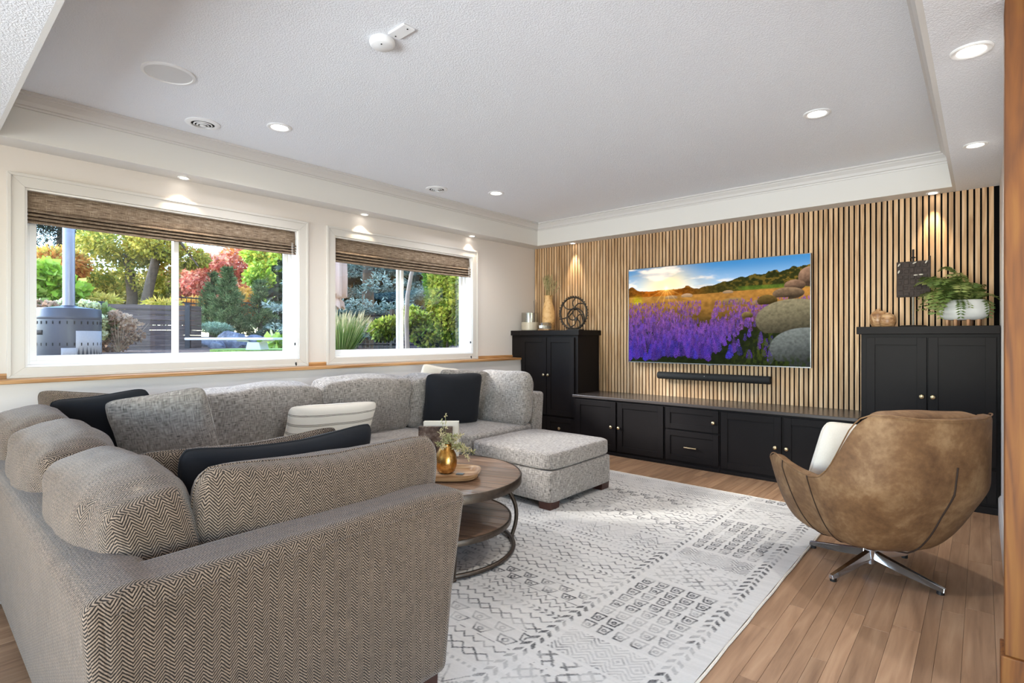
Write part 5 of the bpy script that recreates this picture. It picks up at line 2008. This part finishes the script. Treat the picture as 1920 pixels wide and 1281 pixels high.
tree('leaning_tree', b, 'yellow-leaved tree with a leaning dark trunk by the iron fence', 'tree', [blob(b, 300, 10.8, 455, 0.45, 0.35), blob(b, 308, 11.5, 520, 0.28, 0.5), blob(b, 270, 11.2, 470, 0.3, 0.3), blob(b, 350, 11.0, 480, 0.35, 0.22)], 7000, 0.075, YEL + [(206, 150, 70)], [([(0, 0, 0), tuple(rel(b, 275, 10.8, 560)), tuple(rel(b, 284, 10.8, 520)), tuple(rel(b, 297, 10.8, 470)), tuple(rel(b, 312, 10.8, 420))], 0.10, 0.075), ([tuple(rel(b, 312, 10.8, 420)), tuple(rel(b, 350, 10.8, 470)), tuple(rel(b, 372, 10.8, 500))], 0.03, 0.012)], seed=5)
b = g0(430, 19)
tree('red_maple', b, 'pink and red autumn maple rising behind the pines', 'tree', [blob(b, 400, 19, 520, 0.9, 0.7), blob(b, 455, 19, 495, 1.0, 0.55), blob(b, 360, 19.5, 530, 0.7, 0.6), blob(b, 440, 19, 555, 0.8, 0.5)], 12000, 0.14, RED + [(224, 150, 80)], [([(0, 0, 0), (0, 0, 2.6)], 0.14, 0.08)], seed=6)
b = g0(400, 21)
tree('orange_maple', b, 'low orange autumn tree glowing behind the iron fence', 'tree', [blob(b, 372, 17, 585, 0.6, 0.4), blob(b, 465, 17, 575, 0.6, 0.5), blob(b, 510, 20.5, 585, 0.8, 0.5), blob(b, 340, 21, 560, 0.6, 0.6)], 10000, 0.15, ORG + [(226, 176, 70)], [([(0, 0, 0), (0, 0, 1.2)], 0.1, 0.06)], seed=7)
b = g0(505, 16)
tree('yellow_maple', b, 'yellow-green maple at the latch-free side of the heater window', 'tree', [blob(b, 505, 16, 510, 0.65, 0.55), blob(b, 522, 16, 560, 0.45, 0.5), blob(b, 545, 15.5, 500, 0.5, 0.9), blob(b, 485, 16, 480, 0.4, 0.3)], 9000, 0.12, LIM + [(206, 206, 80), (226, 196, 90)], [([(0, 0, 0), (0, 0, 2.2)], 0.1, 0.06)], seed=8)
b = g0(220, 20)
tree('yellow_backdrop_tree', b, 'wide yellow autumn tree filling the gap behind the locust', 'tree', [blob(b, 150, 20, 560, 1.2, 1.0), blob(b, 230, 20, 560, 1.4, 0.9), blob(b, 310, 20, 560, 1.2, 0.9), blob(b, 90, 20, 570, 1.2, 0.8)], 11000, 0.16, YEL + [(220, 190, 100), (206, 160, 80)], [([(0, 0, 0), (0, 0, 1.2)], 0.1, 0.06)], seed=9)


def conifer(name, base, H, Rm, label, pal, seed, levels=13, nb=11, rise=0.1, needles=11, nl=0.10, start=0.10, trunkr=0.07, nw=0.10, taper=0.85, group='conifers in the garden'):
    """whorls of boughs set with needle sprays"""
    e = empty(name, base)
    rng = np.random.default_rng(seed)
    P, D, C, Sz = [], [], [], []
    pal_ = np.array([lin(*c)[:3] for c in pal])
    for lv in range(levels):
        s = lv / (levels - 1)
        z0 = H * (start + (0.97 - start) * s)
        rad = Rm * (1 - s) ** taper + 0.05
        for q in range(max(4, int(nb * (1 - 0.55 * s)))):
            a = rng.random() * 6.283
            L = rad * (0.7 + 0.4 * rng.random())
            nsp = max(3, int(L / 0.085))
            for i in range(nsp):
                t_ = (i + 0.8) / nsp
                if t_ < 0.22:
                    continue
                zz = z0 + L * (rise * t_ + 0.10 * t_ * t_) - 0.05 * L * math.sin(t_ * 3.1)
                for sd_ in (-1, 0, 1):
                    wdt = 0.30 * L * (1 - t_ * 0.75) * sd_ * rng.uniform(0.3, 1.0)
                    px_ = math.cos(a) * L * t_ - math.sin(a) * wdt
                    py_ = math.sin(a) * L * t_ + math.cos(a) * wdt
                    od = np.array([math.cos(a) - math.sin(a) * sd_ * 0.8, math.sin(a) + math.cos(a) * sd_ * 0.8, rise + 0.25])
                    dd = od[None] + rng.normal(size=(needles, 3)) * 0.55
                    pp_ = np.array([px_, py_, zz])[None] + rng.normal(size=(needles, 3)) * 0.022
                    P.append(pp_)
                    D.append(dd)
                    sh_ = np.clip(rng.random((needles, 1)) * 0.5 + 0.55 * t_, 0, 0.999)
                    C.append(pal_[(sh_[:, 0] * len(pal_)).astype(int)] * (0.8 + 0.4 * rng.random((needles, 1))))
                    Sz.append(np.full(needles, nl) * (0.7 + 0.6 * rng.random(needles)))
    P, D, C, Sz = np.concatenate(P), np.concatenate(D), np.concatenate(C), np.concatenate(Sz)
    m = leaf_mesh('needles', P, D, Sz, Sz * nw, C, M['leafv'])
    o = bpy.data.objects.new('needles', m)
    link(o, e)
    limb(e, [(0, 0, 0), (0, 0, H * 0.95)], trunkr, 0.012, M['bark'])
    tag(e, label, 'conifer', group)
    return e


PINE = [(34, 52, 30), (60, 84, 46), (92, 116, 66), (132, 150, 98)]
BLUE = [(44, 46, 38), (66, 82, 74), (104, 124, 116), (156, 172, 162)]
b = g0(427, 11.2)
conifer('young_pine', b, 1.52, 0.48, 'taller young green pine in front of the red maple', PINE, 3, levels=13, nb=12, taper=1.15, rise=0.50, nl=0.09, start=0.05, nw=0.09)
b = g0(398, 11.6)
conifer('young_pine', b, 1.40, 0.26, 'thin young pine growing close beside the taller pine', PINE, 4, levels=10, nb=8, rise=0.8, nl=0.085, start=0.15, nw=0.09)
b = g0(488, 11.6)
conifer('young_pine', b, 1.34, 0.38, 'shorter sparse young pine near the window edge', PINE, 5, levels=10, nb=8, taper=1.1, rise=0.6, nl=0.09, start=0.05, nw=0.09)
b = g0(517, 11.0)
conifer('dwarf_spruce', b, 0.50, 0.42, 'low dark dwarf spruce under the yellow maple', [(30, 46, 34), (54, 74, 56), (84, 104, 84)], 6, levels=6, nb=14, rise=0.1, nl=0.08)
b = g0(403, 9.6)
tree('juniper_shrub', b, 'pale blue-green juniper mat above the boulders', 'shrub', [blob(b, 400, 9.6, 613, 0.20, 0.05), blob(b, 412, 9.5, 617, 0.18, 0.05)], 2200, 0.06, [(96, 120, 96), (134, 158, 128), (170, 190, 160)], seed=11, wid=0.12)
b = g0(512, 8.6)
tree('hosta_plant', b, 'light green hosta by the end of the white bench', 'plant', [blob(b, 512, 8.6, 645, 0.14, 0.07)], 160, 0.16, LIM + [(190, 210, 150)], seed=12, wid=0.34)
# hydrangeas
HYD = [(58, 78, 34), (92, 112, 52), (130, 146, 76)]
DRY = [(96, 66, 50), (134, 100, 78), (170, 134, 106), (196, 166, 136)]
for (px, d, bl, pal, lab, blooms, sd_) in (
    (78, 6.6, [(72, 600, 0.20, 0.22), (90, 640, 0.18, 0.16)], HYD, 'hydrangea with faded blooms at the edge behind the heater', [(70, 572), (95, 575), (82, 585), (100, 590), (72, 592)], 21),
    (176, 6.9, [(160, 600, 0.18, 0.20), (186, 605, 0.16, 0.18)], HYD, 'green hydrangea with cream flower heads beside the heater', [(160, 572), (175, 577), (186, 600), (187, 628), (120, 570), (182, 615)], 22),
    (222, 7.0, [(215, 615, 0.22, 0.20), (238, 622, 0.16, 0.17), (205, 640, 0.2, 0.12)], DRY, 'brown dried hydrangea in front of the plank fence', [(218, 592), (235, 598), (205, 600), (244, 610)], 23)):
    b = g0(px, d)
    e = tree('hydrangea_bush', b, lab, 'shrub', [blob(b, q[0], d, q[1], q[2], q[3]) for q in bl], 1500 if sd_ != 23 else 750, 0.085 if sd_ != 23 else 0.055, pal, [([(0, 0, 0), (0.02, 0, 0.3)], 0.015, 0.008)], seed=sd_, wid=0.36)
    for k, (bx, by) in enumerate(blooms):
        p = rel(b, bx, d - 0.15, by)
        rr = 0.055 + 0.02 * ((k * 7) % 3) / 2
        palb = [(176, 170, 110), (206, 204, 150), (226, 224, 186)] if sd_ == 22 else [(150, 112, 88), (186, 150, 122), (206, 176, 148)]
        crown_obj('flower_head', [(p.x, p.y, p.z, rr, rr, rr * 0.8)], 170, 0.035, palb, e, 60 + k + sd_, 0.5, 0.9)
    if sd_ == 23:
        rs = random.Random(5)
        for k in range(26):
            a = rs.uniform(0, 6.28)
            rr = rs.uniform(0.1, 0.34)
            limb(e, [(0, 0, 0.02), (rr * 0.5 * math.cos(a), rr * 0.5 * math.sin(a), 0.18), (rr * math.cos(a), rr * math.sin(a), rs.uniform(0.28, 0.46))], 0.004, 0.002, plain('dry_twig', (170, 146, 124), 0.9) if k == 0 else bpy.data.materials['dry_twig'], 'twig')
b = g0(200, 8.9)
tree('fern_clump', b, 'yellowing fern fronds arching over the plank fence', 'plant', [blob(b, 190, 8.9, 562, 0.22, 0.04), blob(b, 170, 8.9, 558, 0.10, 0.07), blob(b, 300, 9.3, 569, 0.25, 0.03)], 900, 0.10, [(150, 150, 50), (190, 180, 70), (214, 186, 90)], seed=24, wid=0.10)

# patio heater
M['heater'] = plain('grey_powder_coated_steel', (72, 74, 84), 0.4, metal=0.35)
M['pole'] = plain('light_grey_steel', (140, 142, 154), 0.35, metal=0.4)
M['paper'] = plain('white_paper_label', (168, 164, 164), 0.7, var=0.05, bscale=80)
hp = at(129, 4.55, GZ - 0.02)
e = empty('patio_heater', hp)
MB().lathe([(0.222, 0), (0.225, 0.01), (0.222, 0.36), (0.224, 0.362), (0.224, 0.385), (0.222, 0.39), (0.222, 0.44), (0.216, 0.452), (0.13, 0.462), (0.055, 0.474), (0.05, 0.48)], 48).build('tank_housing', M['heater'], e, True)
for zz in (0.155, 0.332):
    for k in range(30):
        a = 2 * math.pi * k / 30
        MB().box(-0.004, 0.004, -0.0015, 0.0015, -0.012, 0.012).build('vent_slot', M['darkgap'], e, loc=(0.2235 * math.cos(a), 0.2235 * math.sin(a), zz), rot=(0, 0, a + math.pi / 2))
vd = math.atan2(-hp.y, -hp.x)


def curved(a0, a1, z0, z1, r, mat, nm):
    vs, fs = [], []
    for i in range(9):
        a = a0 + (a1 - a0) * i / 8
        for z in (z0, z1):
            vs.append((r * math.cos(a), r * math.sin(a), z))
    for i in range(8):
        fs.append((2 * i, 2 * i + 2, 2 * i + 3, 2 * i + 1))
    o = MB().add(vs, fs).build(nm, mat, e, True)
    md = o.modifiers.new('s', 'SOLIDIFY')
    md.thickness = 0.001


curved(vd + 0.20, vd + 1.35, 0.02, 0.265, 0.2245, M['paper'], 'label')
curved(vd - 0.22, vd + 0.25, 0.02, 0.125, 0.2245, M['paper'], 'label')
curved(vd - 1.35, vd - 0.82, 0.232, 0.27, 0.2240, M['darkgap'], 'handle_hole')
MB().tube([(0, 0, 0.46), (0, 0, 1.62)], 0.042, 24).build('pole', M['pole'], e, True)
MB().lathe([(0.06, 1.62), (0.10, 1.66), (0.10, 1.86), (0.05, 1.88)], 24).build('burner', M['heater'], e, True)
MB().lathe([(0.40, 1.92), (0.34, 1.96), (0.15, 2.0), (0.001, 2.01)], 40, cap0=False).build('reflector', M['pole'], e, True)
tag(e, 'grey patio heater with a drum base and tall pole', 'patio heater')

# plank fence (retaining wall of dark composite boards)
M['comp'] = wood('dark_composite_board', (66, 50, 46), (86, 68, 62), (104, 86, 80), axis=0, tint=0.1, rough=0.6)
M['post'] = plain('charcoal_post', (40, 42, 48), 0.5)
A, B = at(92, 7.9, 0), at(353, 8.75, 0)
d_ = (B - A)
Lf = d_.length
ang = math.atan2(d_.y, d_.x)
e = empty('plank_fence', (A.x, A.y, GZ - 0.02), ang)
nbd, hb = 9, 0.076
bd0 = None
for k in range(nbd):
    z = 0.01 + k * (hb + 0.004)
    if bd0 is None:
        bd0 = MB().box(0, Lf, -0.012, 0.012, 0, hb).build('board', M['comp'], e, bevel=0.003, loc=(0, 0, z))
    else:
        inst(bd0, 'board', e, loc=(0, 0, z))
sd0 = None
for k in range(nbd):
    z = 0.01 + k * (hb + 0.004)
    if sd0 is None:
        sd0 = MB().box(0, 0.30, -0.012, 0.012, 0, hb).build('return_board', M['comp'], e, bevel=0.003, loc=(Lf + 0.03, 0.0, z), rot=(0, 0, R(62)))
    else:
        inst(sd0, 'return_board', e, loc=(Lf + 0.03, 0.0, z))
MB().box(-0.035, 0.035, -0.035, 0.035, 0, 0.745).box(-0.042, 0.042, -0.042, 0.042, 0.745, 0.76).build('post', M['post'], e, bevel=0.004, loc=(Lf - 0.01, -0.03, 0))
MB().box(-0.035, 0.035, -0.035, 0.035, 0, 0.745).box(-0.042, 0.042, -0.042, 0.042, 0.745, 0.76).build('post', M['post'], e, bevel=0.004, loc=(0.62, -0.03, 0))
tag(e, 'low dark brown plank fence beside the patio heater', 'fence')


def iron_fence(name, a, b, h, label, z0a, z0b):
    d = b - a
    L = Vector((d.x, d.y, 0)).length
    an = math.atan2(d.y, d.x)
    e = empty(name, (a.x, a.y, 0), an)
    sl = (z0b - z0a) / L
    n = int(L / 0.105)
    p0 = None
    for k in range(n + 1):
        x = k * 0.105
        if p0 is None:
            p0 = MB().box(-0.007, 0.007, -0.007, 0.007, 0.03, h).build('picket', M['iron'], e, loc=(x, 0, z0a))
        else:
            inst(p0, 'picket', e, loc=(x, 0, z0a + sl * x))
    for zr in (0.10, h - 0.16, h - 0.03):
        MB().tube([(0, 0, z0a + zr), (L, 0, z0b + zr)], 0.016, 4).build('rail', M['iron'], e)
    k = 0
    while k * 1.9 <= L:
        MB().box(-0.028, 0.028, -0.028, 0.028, 0, h + 0.06).build('post', M['iron'], e, loc=(k * 1.9, 0.0, z0a + sl * k * 1.9))
        k += 1
    tag(e, label, 'fence', 'black iron fences in the garden')


iron_fence('iron_fence', at(255, 13.0, 0), at(560, 14.5, 0), 0.95, 'black iron picket fence behind the young pines', 1.40, 1.14)
iron_fence('iron_fence', at(600, 9.6, 0), at(905, 7.4, 0), 0.60, 'black iron picket fence in front of the blue spruce', 1.03, 1.05)

# boulders
t = NT('blue_grey_slate')
nz = t.noise(t.coord('Object'), 7.0, 6, 0.65)
t.set(color=t.ramp(nz, [(0.3, lin(66, 70, 82)), (0.5, lin(112, 116, 130)), (0.7, lin(164, 164, 170))]), rough=0.85)
t.bump(nz, 0.6, 0.05)
M['slate'] = t.m


def boulder(p, s, label, seed, rz):
    me = bpy.data.meshes.new('boulder')
    bm = bmesh.new()
    bmesh.ops.create_icosphere(bm, subdivisions=3, radius=1.0)
    rng = random.Random(seed)
    pl = [(Vector((rng.gauss(0, 1), rng.gauss(0, 1), rng.gauss(0.2, 0.8))).normalized(), rng.uniform(0.55, 0.85)) for _ in range(11)]
    for v in bm.verts:
        for (n_, h_) in pl:
            q = v.co.dot(n_)
            if q > h_:
                v.co -= n_ * (q - h_)
        v.co += v.normal * 0.03 * mnoise.noise(v.co * 4)
        v.co = Vector((v.co.x * s[0], v.co.y * s[1], v.co.z * s[2]))
    bm.to_mesh(me)
    bm.free()
    me.materials.append(M['slate'])
    o = bpy.data.objects.new('boulder', me)
    link(o)
    o.location = p
    o.rotation_euler = (0, 0, rz)
    tag(o, label, 'boulder', 'slate boulders in the garden bed')


boulder(at(437, 9.2, 1.18), (0.34, 0.22, 0.20), 'largest slanted slate boulder behind the white bench', 1, R(20))
boulder(at(477, 9.4, 1.17), (0.20, 0.16, 0.13), 'small slate boulder next to the largest one', 2, R(50))
boulder(at(508, 9.6, 1.18), (0.24, 0.18, 0.15), 'grey slate boulder beside the hosta', 3, R(-10))
boulder(at(386, 9.3, 1.14), (0.22, 0.18, 0.12), 'low tan slate boulder by the end of the plank fence', 4, R(30))
boulder(at(407, 9.0, 1.12), (0.20, 0.12, 0.10), 'flat slate boulder half under the juniper', 5, R(10))

# white bench
M['whitepaint'] = plain('white_painted_metal', (232, 230, 230), 0.45)
bp = at(441, 7.0, GZ + 0.03)
e = empty('garden_bench', bp, R(41.19))
MB().box(-0.57, 0.57, -0.16, 0.16, 0.125, 0.158).build('seat_slab', M['whitepaint'], e, bevel=0.012)
MB().prism([(-0.10, 0), (0.10, 0), (0.075, 0.10), (-0.075, 0.10)], 'y', -0.12, 0.12).build('pedestal', M['whitepaint'], e, bevel=0.006, loc=(0.29, 0, 0))
for s in (-1, 1):
    MB().tube([(0.29 + 0.06 * s, -0.05, 0.09), (0.29 + 0.12 * s, -0.05, 0.115), (0.29 + 0.24 * s, -0.05, 0.122)], 0.011, 8).build('brace', M['whitepaint'], e, True)
tag(e, 'low white pedestal bench standing on the lawn', 'bench')

# window with the spruce -------------------------------------------------
b = g0(690, 9.8)
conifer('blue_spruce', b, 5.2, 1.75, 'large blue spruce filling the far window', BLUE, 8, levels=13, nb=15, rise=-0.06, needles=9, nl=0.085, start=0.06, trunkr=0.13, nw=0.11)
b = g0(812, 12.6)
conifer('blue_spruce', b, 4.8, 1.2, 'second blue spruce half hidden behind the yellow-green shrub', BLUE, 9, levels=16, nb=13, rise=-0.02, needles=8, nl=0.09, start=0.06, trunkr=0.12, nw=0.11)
b = g0(730, 15.5)
tree('evergreen_hedge', b, 'dark evergreen hedge closing the view behind the spruces', 'hedge', [blob(b, 640, 15, 560, 1.3, 1.7), blob(b, 740, 15.5, 560, 1.5, 1.8), blob(b, 840, 15, 560, 1.4, 1.7), blob(b, 690, 15, 480, 1.6, 1.3), blob(b, 800, 15, 480, 1.6, 1.3), blob(b, 920, 15, 540, 1.4, 1.7), blob(b, 590, 15.5, 560, 1.0, 1.6)], 15000, 0.30, DKG, [([(0, 0, 0), (0, 0, 2)], 0.15, 0.1)], seed=31, shell=0.8)
b = g0(838, 7.0)
tree('ninebark_shrub', b, 'tall bright yellow-green shrub at the edge of the spruce window', 'shrub', [blob(b, 838, 7.0, 560, 0.20, 0.36), blob(b, 852, 6.9, 610, 0.20, 0.26), blob(b, 822, 7.1, 530, 0.12, 0.2), blob(b, 866, 6.8, 560, 0.16, 0.4), blob(b, 815, 7.1, 640, 0.16, 0.12)], 6500, 0.052, [(60, 84, 28), (96, 118, 40), (136, 150, 56), (176, 176, 76), (150, 168, 60)], [([(0, 0, 0), (0.03, 0, 0.5), (0.0, 0, 1.0)], 0.02, 0.008), ([(-0.1, 0, 0), (-0.14, 0, 0.4), (-0.1, 0, 0.6)], 0.015, 0.006)], seed=32, wid=0.4)
b = g0(815, 8.6)
tree('arborvitae', b, 'narrow bright green arborvitae behind the yellow-green shrub', 'tree', [blob(b, 818, 8.6, 545, 0.16, 0.5), blob(b, 815, 8.6, 500, 0.14, 0.4)], 4200, 0.06, [(56, 92, 30), (88, 132, 44), (124, 164, 62)], [([(0, 0, 0), (0, 0, 0.9)], 0.03, 0.02)], seed=33, wid=0.22)
b = g0(722, 7.0)
tree('spirea_shrub', b, 'low yellow-green spirea in front of the iron fence', 'shrub', [blob(b, 718, 7.0, 618, 0.15, 0.12), blob(b, 734, 7.0, 612, 0.12, 0.10)], 1500, 0.055, GRN + [(170, 170, 80)], seed=34, wid=0.3)
b = g0(785, 7.3)
tree('viburnum_bush', b, 'loose green bush between the window mullion and the yellow shrub', 'shrub', [blob(b, 782, 7.3, 608, 0.18, 0.16), blob(b, 800, 7.2, 632, 0.18, 0.12), blob(b, 772, 7.4, 590, 0.12, 0.12)], 2000, 0.065, GRN + [(170, 176, 100)], seed=35, wid=0.36)
# fountain grass
b = at(638, 5.9, GZ - 0.03)
e = empty('fountain_grass', b)
rng = np.random.default_rng(3)
n = 1500
a = rng.random(n) * 6.283
r1 = rng.random(n) ** 0.6 * 0.24
P = np.stack([np.cos(a) * r1 * 0.35, np.sin(a) * r1 * 0.35, np.zeros(n)], -1)
hgt = 0.30 + 0.20 * rng.random(n)
D = np.stack([np.cos(a) * r1 * 1.1, np.sin(a) * r1 * 1.1, hgt], -1)
pal = np.array([lin(*c)[:3] for c in ((78, 110, 44), (116, 146, 70), (156, 176, 104), (190, 190, 130))])
m = leaf_mesh('blades', P, D, np.linalg.norm(D, axis=1), 0.0022, pal[rng.integers(0, 4, n)], M['leafv'])
o = bpy.data.objects.new('blades', m)
link(o, e)
o['kind'] = 'stuff'
P2 = P + D * 0.85
k_ = rng.choice(n, 260)
m = leaf_mesh('plumes', P2[k_], D[k_] + rng.normal(size=(260, 3)) * 0.05, 0.12, 0.006, np.array([lin(206, 190, 150)[:3]] * 260), M['leafv'])
o = bpy.data.objects.new('plumes', m)
link(o, e)
tag(e, 'clump of fountain grass with pale plumes under the folded parasol', 'ornamental grass')
# folded parasol
M['canvas'] = plain('blush_canvas', (206, 176, 160), 0.9, spec=0.1)
pb = at(628, 6.2, GZ - 0.02)
e = empty('folded_parasol', pb)
e.scale = (1, 1, 1.1)
vs, fs = [], []
K = 32
for i, (z, r) in enumerate(((0.50, 0.085), (0.56, 0.075), (0.60, 0.045), (0.63, 0.10), (0.80, 0.105), (1.10, 0.10), (1.5, 0.08), (1.9, 0.05), (2.05, 0.02))):
    for k in range(K):
        a = 2 * math.pi * k / K
        rr = 1.25 * r * (1 + 0.16 * math.cos(8 * a + z))
        vs.append((rr * math.cos(a), rr * math.sin(a), z - (0.02 * math.cos(8 * a) if i in (0, 3) else 0)))
for i in range(8):
    for k in range(K):
        fs.append((i * K + k, i * K + (k + 1) % K, (i + 1) * K + (k + 1) % K, (i + 1) * K + k))
MB().add(vs, fs).build('canopy', M['canvas'], e, True)
MB().tube([(0, 0, 0.0), (0, 0, 2.12)], 0.02, 12).build('pole', M['whitepaint'], e, True)
MB().lathe([(0.22, 0), (0.22, 0.05), (0.04, 0.07), (0.04, 0.16)], 24).build('base', M['post'], e, True)
tag(e, 'folded blush-coloured parasol outside the spruce window', 'parasol')
# pale curved streak, most likely a reflection in the glass, built as a trunk
b = g0(764, 6.6)
e = empty('reflection_trunk', b)
limb(e, [(0, 0, 0), tuple(rel(b, 762, 6.6, 600)), tuple(rel(b, 764, 6.6, 555)), tuple(rel(b, 771, 6.6, 515)), tuple(rel(b, 784, 6.6, 480)), tuple(rel(b, 800, 6.6, 420))], 0.030, 0.022, M['reflection_tone'])
crown_obj('foliage', [blob(b, 800, 6.6, 400, 0.5, 0.3), blob(b, 770, 6.6, 380, 0.4, 0.3)], 1500, 0.07, GRN, e, 41)
tag(e, 'pale curved glass reflection built as a slender trunk beside the window mullion', 'tree', 'trees and shrubs in the garden')
